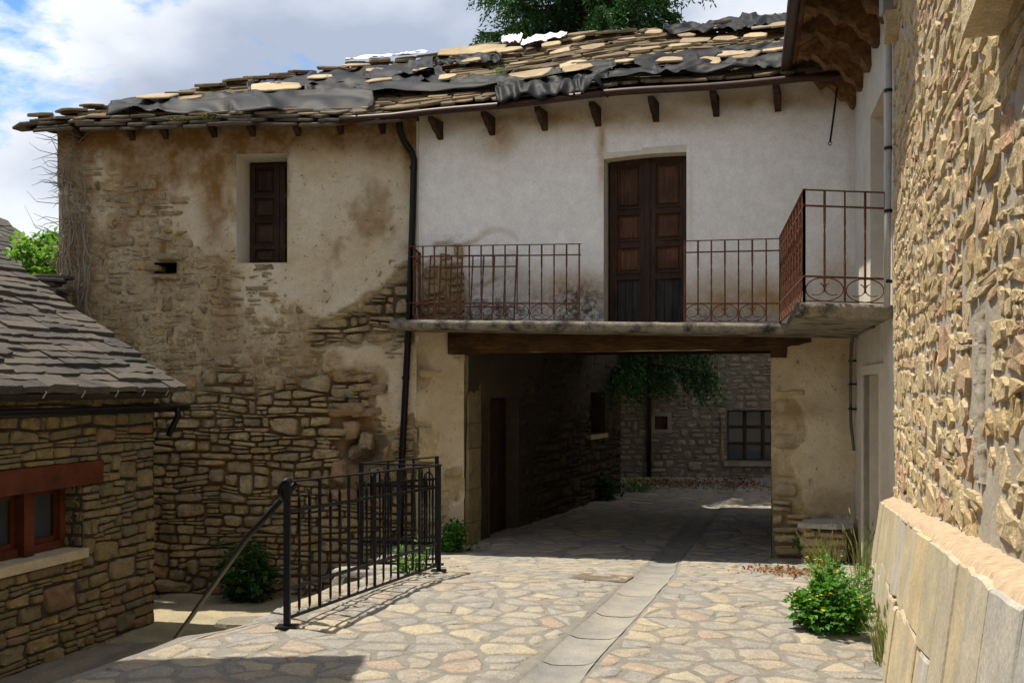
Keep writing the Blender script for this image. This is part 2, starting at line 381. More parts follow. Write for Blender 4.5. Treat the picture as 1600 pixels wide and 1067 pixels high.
M['plinth_slab'] = m_stone('plinth_slab', [(.38, .335, .235), (.43, .365, .245), (.37, .34, .275), (.44, .36, .225), (.39, .36, .29), (.42, .375, .27), (.35, .35, .345), (.45, .375, .24)], fine=60, bump=.4, dist=.008, dirt=(.33, .27, .18), dirtamt=.4, mid=5)
M['red_stone'] = m_stone('red_stone', [(.32, .225, .135), (.37, .27, .165), (.29, .195, .125), (.33, .27, .18)], dirtamt=.45, bump=1., dist=.03)
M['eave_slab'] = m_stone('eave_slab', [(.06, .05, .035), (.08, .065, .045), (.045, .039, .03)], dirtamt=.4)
M['old_plaster'] = m_plaster('old_plaster', (.20, .155, .09), (.70, .615, .465), (.60, .485, .30), (.23, .125, .038), spots=.8, bump=1., dist=.024)
M['white_plaster'] = m_plaster('white_plaster', (.30, .235, .14), (.82, .80, .765), (.80, .77, .72), (.38, .245, .095), fine=9, bump=.16, spots=.05)
M['pier_plaster'] = m_plaster('pier_plaster', (.30, .235, .13), (.66, .565, .39), (.56, .445, .265), (.30, .185, .07), spots=.55, bump=.9, dist=.016)
M['side_plaster'] = m_plaster('side_plaster', (.33, .27, .17), (.70, .67, .60), (.62, .56, .45), (.38, .26, .12), spots=.2)
M['passage_plaster_shaded'] = m_plaster('passage_plaster_shaded', (.05, .038, .024), (.10, .077, .045), (.07, .053, .032), (.04, .027, .014), spots=.5)  # render colour cut far down so that it carries the passage's shade
M['grey_mortar'] = m_plaster('grey_mortar', (.50, .445, .36), (.53, .485, .41), (.47, .40, .30), (.3, .25, .16), fine=40, bump=.8, dist=.012, spots=.15)
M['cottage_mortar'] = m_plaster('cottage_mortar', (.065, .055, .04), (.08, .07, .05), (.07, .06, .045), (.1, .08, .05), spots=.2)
M['far_mortar'] = m_plaster('far_mortar', (.20, .175, .13), (.28, .25, .195), (.23, .20, .15), (.14, .11, .07), spots=.3)
M['ledge_mortar'] = m_plain('ledge_mortar', (.43, .32, .21), .95, var=.35, scale=26, bump=1.)
M['street_mortar'] = m_plaster('street_mortar', (.315, .296, .258), (.33, .31, .272), (.37, .34, .285), (.15, .13, .09), fine=50, bump=1., dist=.02, spots=.6, spot=(.20, .18, .14))
M['channel'] = m_stone('channel', [(.19, .187, .18), (.225, .22, .205), (.205, .20, .19)], fine=80, bump=.5, dist=.008, dirt=(.34, .305, .24), dirtamt=.8, mid=4)
M['gravel'] = m_stone('gravel', [(.22, .19, .14), (.22, .19, .14)], fine=90, bump=1., dist=.02, dirt=(.12, .10, .07), dirtamt=.5, mid=40)
M['yard'] = m_stone('yard', [(.30, .26, .175), (.30, .26, .175)], fine=40, bump=.7, dist=.02, dirt=(.16, .15, .08), dirtamt=.6, mid=2)
M['rock'] = m_stone('rock', [(.16, .145, .115), (.19, .17, .13)], fine=40, bump=.8, dist=.02, dirt=(.30, .27, .21), dirtamt=.6, mid=2.4)
M['concrete'] = m_stone('concrete', [(.18, .165, .135), (.22, .20, .165)], fine=50, bump=.7, dist=.012, dirt=(.04, .037, .032), dirtamt=1.2, mid=10)
M['soil'] = m_plain('soil', (.14, .11, .07), .98, var=.35, scale=8, bump=.6)
M['litter'] = m_leaf('litter', [(.20, .10, .045), (.28, .15, .07), (.15, .085, .04)], .1, .9)
M['door_wood'] = m_wood('door_wood', (.014, .008, .005), (.04, .02, .012), (.075, .036, .018), (46, 46, 3))
M['door_red'] = m_wood('door_red', (.03, .013, .007), (.08, .034, .016), (.15, .066, .028), (46, 46, 3))
M['door_grey'] = m_wood('door_grey', (.012, .010, .009), (.032, .028, .025), (.065, .057, .05), (70, 70, 3), .85, .9)
M['beam_wood'] = m_wood('beam_wood', (.018, .009, .004), (.055, .027, .010), (.11, .055, .02), (5, 5, 60), .9, 1.)
M['eave_wood'] = m_wood('eave_wood', (.05, .025, .01), (.17, .085, .03), (.30, .165, .065), (10, 10, 10), .85, 1.)
M['corbel_wood'] = m_wood('corbel_wood', (.016, .010, .006), (.04, .023, .012), (.07, .04, .02), (14, 14, 14), .9, .8)
M['red_wood'] = m_wood('red_wood', (.075, .021, .010), (.10, .027, .012), (.125, .034, .015), (5, 5, 60), .5, .15)
M['iron'] = m_plain('iron', (.017, .0175, .02), .42, .6, .3, 40, .2)
M['rust'] = m_plain('rust', (.085, .034, .02), .85, .1, .45, 60, .5, (.20, .085, .045))
M['gutter_brown'] = m_plain('gutter_brown', (.045, .022, .013), .45, .2, .35, 10, .2)
M['gutter_black'] = m_plain('gutter_black', (.011, .010, .010), .35, .4, .2, 20, .1)
M['galv'] = m_plain('galv', (.42, .43, .44), .45, .6, .2, 30, .1)
M['pipe_grey'] = m_plain('pipe_grey', (.36, .36, .35), .5, 0, .15, 20, .1)
M['cable'] = m_plain('cable', (.10, .10, .095), .6, 0, .2, 20, .1)
M['tarp'] = m_plain('tarp', (.0085, .009, .0105), .7, 0, .25, 8, .1, (.014, .0135, .013), .52, .8)
M['tarp'].node_tree.nodes['Principled BSDF'].inputs['Specular IOR Level'].default_value = .10
M['tarp'].node_tree.nodes['Principled BSDF'].inputs['Roughness'].default_value = .55
M['white_sheet'] = m_plain('white_sheet', (.74, .75, .77), .35, 0, .1, 8, .1)
M['dark'] = m_plain('dark', (.012, .010, .008), .9)
M['glass'] = m_plain('glass', (.05, .06, .07), .08, 0, .1, 3, 0)
M['curtain'] = m_plain('curtain', (.30, .31, .33), .8, 0, .3, 5, .1)
M['leaf_bush'] = m_leaf('leaf_bush', [(.03, .10, .012), (.06, .18, .02), (.10, .25, .03), (.045, .14, .018)])
M['leaf_dark'] = m_leaf('leaf_dark', [(.02, .06, .014), (.04, .10, .02), (.06, .13, .03)])
M['leaf_weed'] = m_leaf('leaf_weed', [(.07, .16, .025), (.12, .23, .04), (.16, .26, .07)])
M['leaf_tree'] = m_leaf('leaf_tree', [(.10, .22, .03), (.16, .30, .05), (.22, .35, .09)])
M['spruce'] = m_leaf('spruce', [(.006, .026, .007), (.014, .05, .011), (.028, .088, .016), (.05, .14, .025)], .15)
M['grass'] = m_leaf('grass', [(.12, .20, .05), (.22, .26, .09), (.36, .31, .15)])
M['yellow'] = m_plain('yellow', (.75, .55, .02), .6, 0, .1)
M['bark'] = m_wood('bark', (.05, .035, .025), (.10, .075, .05), (.15, .115, .08), (20, 20, 4), .95, 1.)
M['vine'] = m_plain('vine', (.24, .20, .155), .95, 0, .35, 40, .4)
M['stem'] = m_plain('stem', (.10, .14, .04), .8, 0, .3)
M['moss'] = m_leaf('moss', [(.10, .13, .02), (.22, .10, .05), (.16, .20, .04)], .2)
# ================================================================ THE SETTING
rng = random.Random(7); random.seed(3)
def zs(X, Y):
    X = np.asarray(X, float); Y = np.asarray(Y, float)
    return -1.65 - .60 * sstep(8.0, 14.0, Y) - .045 * np.clip(X - .5, 0, 3) * (1 - sstep(9, 13, Y))
mb = MB(); G = 400
obj('ground', [(-G, -G, -3.16), (G, -G, -3.16), (G, G, -3.16), (-G, G, -3.16)], [(0, 1, 2, 3)], M['yard'], kind='structure')
LB = [(0, -3.6), (3, -3.25), (5.65, -2.54), (6.72, -2.15), (6.95, -1.80), (7.3, -1.72), (9.5, -1.0), (9.65, -1.66), (14.3, -1.72), (14.45, -.72), (21.3, 2.1), (21.6, -2), (30, -2)]
RB = [(0, 1.0), (9.1, 3.9), (12.6, 4.7), (13.0, 5.6), (21, 9.), (25.6, 14), (30, 14)]
XL = lambda y: np.interp(y, *zip(*LB)); XR = lambda y: np.interp(y, *zip(*RB))
_cy = np.linspace(1.5, 25, 300); _row = 600 - 1600 * zs(.5, _cy) / _cy
_cx = np.where(_row > 865, 1050 + (_row - 865) * (855 - 1050) / (1067 - 865), 1050 + (865 - _row) * (1110 - 1050) / (865 - 795))
_cX = np.convolve(np.pad((_cx - 800) / 1600 * _cy, 10, 'reflect', reflect_type='odd'), np.ones(21) / 21, 'valid')
def chan(Y): return np.interp(Y, _cy, _cX)      # centre line of the drain channel
def channel_dip(X, Y): return -.036 * (1 - sstep(.12, .18, np.abs(X - chan(Y))))
ys = np.concatenate((np.arange(1.5, 10.5, .06), np.arange(10.5, 26, .12))); cols = 170
tt = np.linspace(0, 1, cols); Yg = np.repeat(ys[:, None], cols, 1)
wob = .05 * (fbm(ys * 2.3, ys * 0, 3, 4) - .5)[:, None]
Xg = XL(ys)[:, None] + wob + (XR(ys) - XL(ys))[:, None] * tt[None, :]
Zg = zs(Xg, Yg) - .001 + .010 * (fbm(Xg * 9, Yg * 9, 3, 2) - .5) + channel_dip(Xg, Yg)
V = np.stack((Xg, Yg, Zg), -1).reshape(-1, 3); k = (np.arange(len(ys) - 1)[:, None] * cols + np.arange(cols - 1)[None, :]).ravel()
street = obj('street', V, np.stack((k, k + 1, k + cols + 1, k + cols), 1), M['street_mortar'], None, .5, True, 'structure', {'lev': .8, 'stn': 0., 'grm': .25 * np.ones(len(V))})
# broken rock face under the street's left edge
yy = np.arange(1.5, 14.4, .07); zz = np.linspace(0, -1.6, 14); Vr = []
for j, d in enumerate(zz):
    x = XL(yy) + .05 * (fbm(yy * 2.3, yy * 0, 3, 4) - .5) - .14 * fbm(yy * 3, np.full_like(yy, d * 5), 3, 8) * min(1, j) - .05 * (j > 0) * np.abs(d)
    Vr.append(np.stack((x, yy, zs(x, yy) - .014 + d), -1))
Vr = np.array(Vr).reshape(-1, 3); n = len(yy); k = (np.arange(len(zz) - 1)[:, None] * n + np.arange(n - 1)[None, :]).ravel()
obj('street_edge', Vr, np.stack((k, k + n, k + n + 1, k + 1), 1), M['rock'], street, .5, True)

# crazy paving: one flagstone per Voronoi cell
def clip_poly(P, a, b, c):      # keep a*x + b*y <= c
    out = []
    for i in range(len(P)):
        p, q = P[i], P[(i + 1) % len(P)]; dp = a * p[0] + b * p[1] - c; dq = a * q[0] + b * q[1] - c
        if dp <= 0: out.append(p)
        if dp * dq < 0: t = dp / (dp - dq); out.append((p[0] + t * (q[0] - p[0]), p[1] + t * (q[1] - p[1])))
    return out
seeds = []; y = 3.4
while y < 24.6:
    st = .235 if y < 13 else .4
    x = -3.6
    while x < 9:
        px_, py_ = x + rng.uniform(-.20, .20), y + rng.uniform(-.17, .17) * st / .26
        if XL(py_) - .15 < px_ < XR(py_) - .1 and not (py_ < 9.2 and px_ > .52 + .3125 * py_) and rng.random() < .78: seeds.append((px_, py_))
        x += st * rng.uniform(.8, 1.25)
    y += st * .82
S = np.array(seeds); flags = []
def flag_piece(P, r, lift, gap):
    P = np.array(P); c = P.mean(0); n = len(P)
    # subdivide long edges and wobble them so that the outline is broken, not cut
    Q = []
    for i in range(n):
        a, b = P[i], P[(i + 1) % n]; m = max(1, int(np.hypot(*(b - a)) / .11))
        for t in range(m): Q.append(a + (b - a) * t / m)
    Q = np.array(Q); d = c - Q; ln = np.maximum(np.hypot(d[:, 0], d[:, 1]), 1e-3)
    Q = Q + d / ln[:, None] * (gap + np.array([rng.uniform(0, .036) for _ in Q]))[:, None]
    I = c + (Q - c) * .80; tx, ty = rng.uniform(-.022, .022), rng.uniform(-.022, .022)
    z = lambda A, o: np.column_stack((A, zs(A[:, 0], A[:, 1]) + o + tx * (A[:, 0] - c[0]) + ty * (A[:, 1] - c[1])))
    ro = np.array([rng.uniform(-.004, .004) for _ in Q])
    V = np.concatenate((z(Q, -.05), z(Q, -.002), z(I, lift + ro), z(c[None], lift + .001))); m = len(Q); F = []
    for k in range(m):
        l = (k + 1) % m; F += [(k, l, m + l, m + k), (m + k, m + l, 2 * m + l, 2 * m + k), (2 * m + k, 2 * m + l, 3 * m)]
    return V, F, r
for i, (sx, sy) in enumerate(seeds):
    d = np.hypot(S[:, 0] - sx, S[:, 1] - sy); P = [(sx - .6, sy - .6), (sx + .6, sy - .6), (sx + .6, sy + .6), (sx - .6, sy + .6)]
    for j in np.nonzero(d < 1.3)[0]:
        if j == i: continue
        a, b = S[j, 0] - sx, S[j, 1] - sy; P = clip_poly(P, a, b, a * (sx + S[j, 0]) / 2 + b * (sy + S[j, 1]) / 2)
        if len(P) < 3: break
    if len(P) < 3: continue
    s = 1 if sx > chan(sy) else -1; w = .18      # keep clear of the channel and of the street's edge
    k_ = float(chan(sy + .1) - chan(sy - .1)) / .2; P = clip_poly(P, -s, s * k_, -s * (float(chan(sy)) - k_ * sy) - w * 1.03)
    if len(P) < 3: continue
    xl = XL(np.array([p[1] for p in P])) + .06
    P = [(max(p[0], q), p[1]) for p, q in zip(P, xl)]
    A = np.array(P); ar = abs(np.sum(A[:, 0] * np.roll(A[:, 1], -1) - A[:, 1] * np.roll(A[:, 0], -1))) / 2
    if ar < .02: continue
    flags.append(flag_piece(P, rng.random(), rng.uniform(.002, .007), rng.uniform(.000, .008)))
emit('flagstone', flags, M['flag'], street, 300)
# drain channel of dished slabs
ch = []; y = 3.6
while y < 19:
    l = rng.uniform(.45, .85); a = y + .008; b = y + l - .008; V = []; nn = 7; ny = 8; r = rng.random(); dz = rng.uniform(-.001, .001)
    for j in range(ny):
        Y = a + (b - a) * j / (ny - 1)
        for i in range(nn):
            t = i / (nn - 1) * 2 - 1; X = chan(Y) + t * (.165 + .02 * (float(vnoise(Y * 3 + 9 * (t > 0), 1, 8)) - .5))
            V.append((X, Y, float(zs(X, Y)) - .003 - .026 * (1 - t ** 4) + dz))
    F = [(j * nn + i, j * nn + i + 1, (j + 1) * nn + i + 1, (j + 1) * nn + i) for j in range(ny - 1) for i in range(nn - 1)]
    ch.append((V, F, r)); y += l
emit('channel_slab', ch, M['channel'], street, 300)
# square cover of washed gravel beside the channel
cy = 9.1; cx = float(chan(cy)) - .42; mb = MB(); z0 = float(zs(cx, cy))
d = np.array((.26, 1)); d /= np.hypot(*d); e = np.array((d[1], -d[0])); q = [np.array((cx, cy)) + e * (i * .24) + d * (j * .3) for i, j in ((-1, -1), (1, -1), (1, 1), (-1, 1))]
mb.add([(*p, z0 - .03 - .0) for p in q] + [(p[0], p[1], float(zs(*p)) + .006) for p in q], BOXF); mb.build('inspection_cover', M['gravel'], street)

# edge stones along the drop beside the railing
y = 7.05; pcs = []
while y < 9.7:
    l = rng.uniform(.3, .6); A = []
    for (s, t) in ((0, 0), (1, 0), (1, 1), (0, 1)):
        Y = y + .01 + (l - .02) * t; A.append((float(XL(Y)) - .06 + s * .25 + rng.uniform(-.02, .02), Y))
    pcs.append(flag_piece(A, rng.random(), .02, .004)); y += l
emit('edge_stone', pcs, M['flag'], street, 300)

# bedrock ledges between the cottage and the street: layered steps
us = np.arange(-5.8, -1.9, .035); vs = np.arange(5.0, 15.2, .06); Xr, Yr = np.meshgrid(us, vs)
dw = (Xr - (-4.55 + .27 * (Yr - 13))) * .966; f = dw + .38 * (fbm(Xr * 1.1, Yr * .45, 4, 31) - .5)
lay = np.floor(f / .33) + sstep(.55, 1.0, (f / .33) % 1)
Zr = -3.02 - .065 * np.clip(lay, 0, 5) * (1 - sstep(10.5, 13.2, Yr)) - .05 * sstep(11, 13, Yr) + .05 * (fbm(Xr * 4, Yr * 3, 4, 3) - .5)
nv = len(us); k = (np.arange(len(vs) - 1)[:, None] * nv + np.arange(nv - 1)[None, :]).ravel()
rockm = obj('rock_terrain', np.stack((Xr, Yr, Zr), -1).reshape(-1, 3), np.stack((k, k + 1, k + nv + 1, k + nv), 1), M['rock'], None, .5, True, 'structure')
# lower yard between the two houses, worn paving
us = np.arange(-5.0, -1.5, .06); vs = np.arange(11.6, 15.2, .06); Xr, Yr = np.meshgrid(us, vs)
Zr = -3.03 + .04 * (fbm(Xr * 3, Yr * 3, 4, 13) - .5) - .15 * (1 - sstep(11.6, 12.4, Yr + .5 * (fbm(Xr * 2, Yr * 2, 2, 3) - .5)))
nv = len(us); k = (np.arange(len(vs) - 1)[:, None] * nv + np.arange(nv - 1)[None, :]).ravel()
obj('yard_path', np.stack((Xr, Yr, Zr), -1).reshape(-1, 3), np.stack((k, k + 1, k + nv + 1, k + nv), 1), M['yard'], None, .5, True, 'structure')

# ================================================================ THE OLD HOUSE
J = (-1.36, 14.5); R_ = (4.21, 12.6)
FL = Frame((-6.62, 15.02), J); FF = Frame(J, R_)
house = root('village_house', 'half-plastered old stone house with slab roof and vehicle passage under its balcony', 'house', (-1.36, 14.5, -2.3))
def idw(pts, p=3.2):
    P = np.array(pts, float)
    def f(x, y):
        d2 = (x[..., None] - P[:, 0]) ** 2 + (y[..., None] - P[:, 1]) ** 2 + 30.; w = d2 ** (-p / 2)
        return (w * P[:, 2]).sum(-1) / w.sum(-1)
    return f
def blobs(lst):      # (x, y, rx, ry, amount) in photo coordinates
    def f(x, y):
        r = 0
        for (a, b, c, d, w) in lst: r = np.maximum(r, w * np.exp(-((x - a) / c) ** 2 - ((y - b) / d) ** 2))
        return r
    return f
levL = idw([(110, 230, .78), (100, 400, .62), (110, 480, .6), (200, 230, .9), (300, 230, .98), (250, 330, .74), (180, 330, .66), (340, 330, .98), (420, 215, 1.), (500, 250, 1.06), (580, 250, 1.06), (630, 350, 1.02),
            (560, 400, 1.02), (480, 400, .95), (250, 420, .5), (170, 450, .54), (300, 480, .52), (400, 450, .76), (440, 520, .70), (505, 450, .98), (510, 485, .98), (540, 455, 1.), (585, 430, 1.), (590, 485, .05), (550, 510, .05), (510, 520, .2), (625, 470, .1),
            (625, 520, .3), (200, 540, .48), (300, 560, .46), (420, 570, .50), (360, 610, .2), (250, 650, .1), (450, 640, .05), (400, 720, .0), (300, 800, .0), (530, 560, .95), (575, 565, 1.), (612, 610, 1.), (612, 650, .95), (560, 605, .1),
            (520, 615, .1), (540, 660, .0), (580, 690, .1), (630, 700, .3), (550, 720, -.1), (450, 850, 0), (300, 900, 0), (600, 800, .1), (640, 560, .95), (640, 250, 1.1)])
def LEV(u, z):
    x, y = FL.xy(u, z); return levL(x, y) + .22 * (fbm(u * 2.2, z * 2.2, 5, 11, .62) - .5) + .10 * (fbm(u * 9, z * 9, 3, 19) - .5)
def n_of_lev(l, lo=-.08, hi=.055):
    return lo + (.035 - lo) * sstep(.10, .56, l) * .82 + (hi - lo - (.035 - lo) * .82) * sstep(.70, .755, l)
def nL(u, z): return n_of_lev(LEV(u, z)) - .20 * np.exp(-(((u - hole[0]) / .22) ** 2 + ((z - hole[1] + .12) / .22) ** 2) ** 2) + .022 * (fbm(u * 6, z * 6, 4, 23) - .5) + .03 * (fbm(u * 1.7, z * 1.7, 3, 24) - .5)
stL = blobs([(235, 280, 26, 90, 1.), (272, 225, 20, 50, 1.), (335, 320, 22, 110, .9), (350, 440, 24, 90, .8), (300, 205, 60, 22, .9), (420, 205, 60, 25, .9), (540, 205, 60, 22, .85), (600, 215, 40, 30, .8), (160, 215, 50, 20, .8), (260, 400, 40, 60, .45), (345, 560, 20, 40, .5), (640, 230, 14, 60, .9)])
w = FL.pix
wu0, wz1 = w(372, 243); wu1, wz0 = w(451, 411)
hole = FL.pix(562, 690)
pua, pzb = FL.pix(243, 411); pub, pza = FL.pix(277, 427); PUT = (pua, pub, pza, pzb)
houseL = sheet('wall', FL, -.02, FL.len + .02, -3.3, 3.75, .026, nL, M['old_plaster'], house, [(wu0, wu1, wz0, wz1), PUT],
               {'lev': lambda u, z: LEV(u, z) * .86, 'stn': lambda u, z: np.clip(stL(*FL.xy(u, z)) + .75 * sstep(.52, .68, fbm(u * 1.3, z * .8, 5, 27, .6)) + .5 * sstep(3.05, 3.5, z), 0, 1), 'grm': lambda u, z: .35 * sstep(.6, .2, LEV(u, z)) * 0 + .25 * blobs([(520, 510, 25, 18, 1.5), (255, 415, 25, 10, 1.), (330, 560, 30, 40, .6)])(*FL.xy(u, z))})
def in_rect(c, rects, pad=.03):
    a, b = c[0], c[1]; z = [c[2], c[3], c[4], c[5]]
    return any(b > r[0] - pad and a < r[1] + pad and max(z) > r[2] - pad and min(z) < r[3] + pad for r in rects)
def trim(c, rects):
    for r in rects:
        ua, ub, lo, hi = c[0], c[1], min(c[2], c[3]), max(c[4], c[5])
        if not (ub > r[0] and ua < r[1] and hi > r[2] and lo < r[3]): continue
        opt = [(r[0] - ua, hi - lo, (ua, r[0], c[2], c[3], c[4], c[5])), (ub - r[1], hi - lo, (r[1], ub, c[2], c[3], c[4], c[5])), (ub - ua, r[2] - lo, (ua, ub, c[2], c[3], min(c[4], r[2]), min(c[5], r[2]))), (ub - ua, hi - r[3], (ua, ub, max(c[2], r[3]), max(c[3], r[3]), c[4], c[5]))]
        opt = [o for o in opt if o[0] > .05 and o[1] > .04]
        if not opt: return None
        c = max(opt, key=lambda o: o[0] * o[1])[2]
    return c
hole = FL.pix(562, 690)
def stones_for(fr, cells, mat_rng, levf, rects=(), pr=(.02, .055), skip=.80, **kw):
    out = []
    for c in cells:
        c = trim(c, rects)
        if c is None: continue
        cu, cz = (c[0] + c[1]) / 2, (c[2] + c[4]) / 2
        lv = float(levf(np.array(cu), np.array(cz))) if levf else 0
        if lv > skip: continue
        p = mat_rng.uniform(*pr)
        if lv > .40: p = float(n_of_lev(lv)) + mat_rng.uniform(-.004, .014)
        s = stone(fr, c, p, mat_rng, **kw)
        if s: out.append((*s, mat_rng.random()))
    return out
rg = random.Random(21)
cl = rubble(0, FL.len, -3.25, 3.4, (.065, .145), (.15, .50), rg, .28, .15, .07)
cl = [c for c in cl if not (abs((c[0] + c[1]) / 2 - hole[0]) < .36 and abs((c[2] + c[4]) / 2 - hole[1] + .15) < .55)]
emit('stone', stones_for(FL, cl, rg, LEV, [(wu0, wu1, wz0, wz1), PUT], pr=(.005, .05), gap=.003, jit=.09, dome=.35, tilt=.12, e=5.2, inner=.84, skew=.16), M['house_stone'], houseL, 300)
for (x, y, w_, h_) in ((268, 402, 46, 13), (240, 419, 24, 11), (262, 433, 50, 10)):
    u, z = FL.pix(x, y); k_ = 14.9 / 3200; s = stone(FL, (u - w_ * k_, u + w_ * k_, z - h_ * k_, z - h_ * k_ - .01, z + h_ * k_, z + h_ * k_), .075, rg, gap=.0, nb=-.2, e=4.5, dome=.3); obj('stone', *s, M['house_stone'], houseL, rg.random(), True)
reveal_later = (PUT,)
# collapsed patch low in the wall: a cavity edged with big reddish blocks
pc = []; hu, hz = hole
for (x, y, a, b, t, p) in [(527, 735, 40, 62, 4, .06), (548, 675, 34, 42, 0, .03), (575, 690, 36, 50, -12, .05), (600, 712, 30, 52, 6, .09), (590, 742, 44, 40, 0, .12), (540, 640, 80, 30, 8, .08), (585, 610, 60, 24, 14, .06), (535, 612, 46, 22, -8, .05),
                           (560, 590, 70, 18, 3, .05), (572, 645, 60, 20, 12, .10), (600, 660, 40, 20, -5, .05), (530, 775, 70, 30, -3, .06), (590, 785, 60, 30, 4, .05), (620, 740, 30, 36, 0, .05), (560, 770, 26, 22, 20, -.06), (552, 705, 30, 30, 30, -.10), (510, 690, 26, 40, 5, .0)]:
    u, z = FL.pix(x, y); s_ = 14.7 / 1600; a *= s_ / 2; b *= s_ / 2; ca, sa = math.cos(math.radians(t)), math.sin(math.radians(t))
    c = (u - a, u + a, z - b - a * sa * .6, z - b + a * sa * .6, z + b + a * sa * .6, z + b - a * sa * .6)
    s = stone(FL, c, p, rg, gap=.002, nb=-.25, dome=.4, jit=.16, tilt=.35, e=5, inner=.8, skew=.3, rough=1.6)
    if s: pc.append((*s, rg.random()))
emit('stone', pc, M['red_stone'], houseL, 300)

# --- window in the left wall: deep limewashed reveal and panelled shutters
def reveal(fr, r, n0, n1, mat, parent, name='reveal', lip=.0):
    a, b, c, d = r; q = lambda u, z, n: fr.P(u, z, n)
    V = [q(a, c, n0), q(b, c, n0), q(b, d, n0), q(a, d, n0), q(a, c, n1), q(b, c, n1), q(b, d, n1), q(a, d, n1)]
    return obj(name, V, [(0, 4, 7, 3), (1, 2, 6, 5), (0, 1, 5, 4), (3, 7, 6, 2)], mat, parent, .5, False, None, {'lev': 1., 'stn': .12, 'grm': 0.})
M['limewash'] = m_plain('limewash', (.62, .57, .47), .95, 0, .12, 8, .3)
rvh = reveal(FL, PUT, .04, -.35, M['corbel_wood'], houseL, 'putlog_hole'); obj('putlog_back', [FL.P(u, z, -.34) for u, z in ((pua, pza), (pub, pza), (pub, pzb), (pua, pzb))], [(0, 1, 2, 3)], M['dark'], houseL)
win = obj('window', *[(lambda m: m)(x) for x in (lambda b: (b.V, b.F))(MB().fbox(FL, wu0 - .01, wu1 + .01, wz0, wz1, -.62, -.50))], M['dark'], house)
reveal(FL, (wu0, wu1, wz0, wz1), .065, -.52, M['limewash'], win)
def panel_leaf(fr, u0, u1, z0, z1, n, parent, mats, rows, name='shutter', st=.075, rl=.06):
    """frame-and-panel leaf: stiles and rails in one mesh, each panel its own"""
    b = MB(); b.fbox(fr, u0, u0 + st, z0, z1, n, n + .045, .5); b.fbox(fr, u1 - st, u1, z0, z1, n, n + .045, .4)
    b.fbox(fr, u0 + st, u1 - st, z0, z0 + rl, n, n + .042, .5); b.fbox(fr, u0 + st, u1 - st, z1 - rl, z1, n, n + .042, .6)
    zz = [z0 + rl + (z1 - z0 - 2 * rl) * t for t in rows]
    for z in zz[1:-1]: b.fbox(fr, u0 + st, u1 - st, z - rl * .5, z + rl * .5, n, n + .042, rng.random()); b.fbox(fr, u0 + st, u1 - st, z + rl * .5, z + rl * .5 + .018, n, n + .055, .2)
    o = b.build(name, mats[0], parent)
    for i in range(len(zz) - 1):
        a, c = zz[i] + (rl * .5 + .018 if i else 0), zz[i + 1] - (rl * .5 if i < len(zz) - 2 else 0); p = MB(); e = .045
        ua, ub = u0 + st, u1 - st
        if i == 0 and len(mats) > 2:
            m_ = 3
            for k in range(m_): p.fbox(fr, ua + (ub - ua) * k / m_ + .003, ua + (ub - ua) * (k + 1) / m_ - .003, a, c, n, n + .012 + .004 * rng.random(), rng.random())
            p.build('panel', mats[2], o)
        else:
            p.fbox(fr, ua, ub, a, c, n, n + .008, .35)
            q = [fr.P(u, z, m) for (m, d_) in ((n + .008, .02), (n + .026, e)) for (u, z) in ((ua + d_, a + d_), (ub - d_, a + d_), (ub - d_, c - d_), (ua + d_, c - d_))]
            p.add(q, [(4, 5, 6, 7), (0, 1, 5, 4), (1, 2, 6, 5), (2, 3, 7, 6), (3, 0, 4, 7)], rng.random())
            p.build('panel', mats[1], o)
    return o
um = wu0 + (wu1 - wu0) * .62
panel_leaf(FL, wu0 + .01, um - .004, wz0 + .01, wz1 - .03, -.50, win, (M['door_wood'], M['door_wood']), (0, .16, .44, .70, 1))
panel_leaf(FL, um + .004, wu1 + .10, wz0 + .01, wz1 - .03, -.50, win, (M['door_wood'], M['door_wood']), (0, .16, .44, .70, 1))

# --- white front wall above the balcony
du0, dz1 = FF.pix(944, 240); du1, dz0 = FF.pix(1073, 500); dz0 = .74
levW = idw([(670, 200, 1.2), (800, 250, 1.2), (900, 400, 1.2), (1000, 200, 1.2), (1200, 300, 1.2), (1300, 400, 1.2), (1150, 480, 1.1), (700, 360, 1.1), (690, 420, .1), (712, 440, .1), (680, 470, -.1), (705, 485, .0), (672, 440, .0), (720, 465, .1), (738, 430, 1.), (742, 480, .95), (662, 400, .8), (690, 396, .6), (662, 450, .4), (850, 480, 1.1), (665, 395, 1.)])
def LEVW(u, z):
    x, y = FF.xy(u, z); return levW(x, y) + .10 * (fbm(u * 3, z * 3, 4, 41) - .5)
def nW(u, z): return -.02 + .05 * sstep(.72, .76, LEVW(u, z)) + .03 * (fbm(u * .8, z * .8, 3, 43) - .5) + .006 * (fbm(u * 5, z * 5, 3, 44) - .5)
stW = blobs([(780, 205, 34, 40, .95), (775, 185, 80, 16, .95), (941, 230, 7, 70, 1.), (900, 184, 260, 20, .95), (1200, 160, 140, 18, .95), (1290, 150, 60, 22, .9), (1080, 485, 200, 22, .75), (690, 190, 40, 14, .5), (860, 190, 50, 14, .5), (1030, 180, 60, 14, .5), (1215, 172, 22, 10, .8), (1120, 180, 50, 12, .5), (1330, 160, 12, 60, .5), (1150, 475, 130, 46, 1.), (900, 455, 90, 36, .8), (695, 440, 30, 50, .55), (1200, 470, 60, 40, 1.), (1310, 440, 40, 60, .6), (1080, 330, 3, 120, .25), (1330, 300, 8, 160, .3)])
grW = blobs([(760, 490, 110, 34, 1.2), (905, 480, 50, 36, 1.5), (700, 380, 30, 12, .5), (1120, 497, 120, 12, .55), (830, 470, 60, 30, .55), (780, 440, 60, 40, .3)])
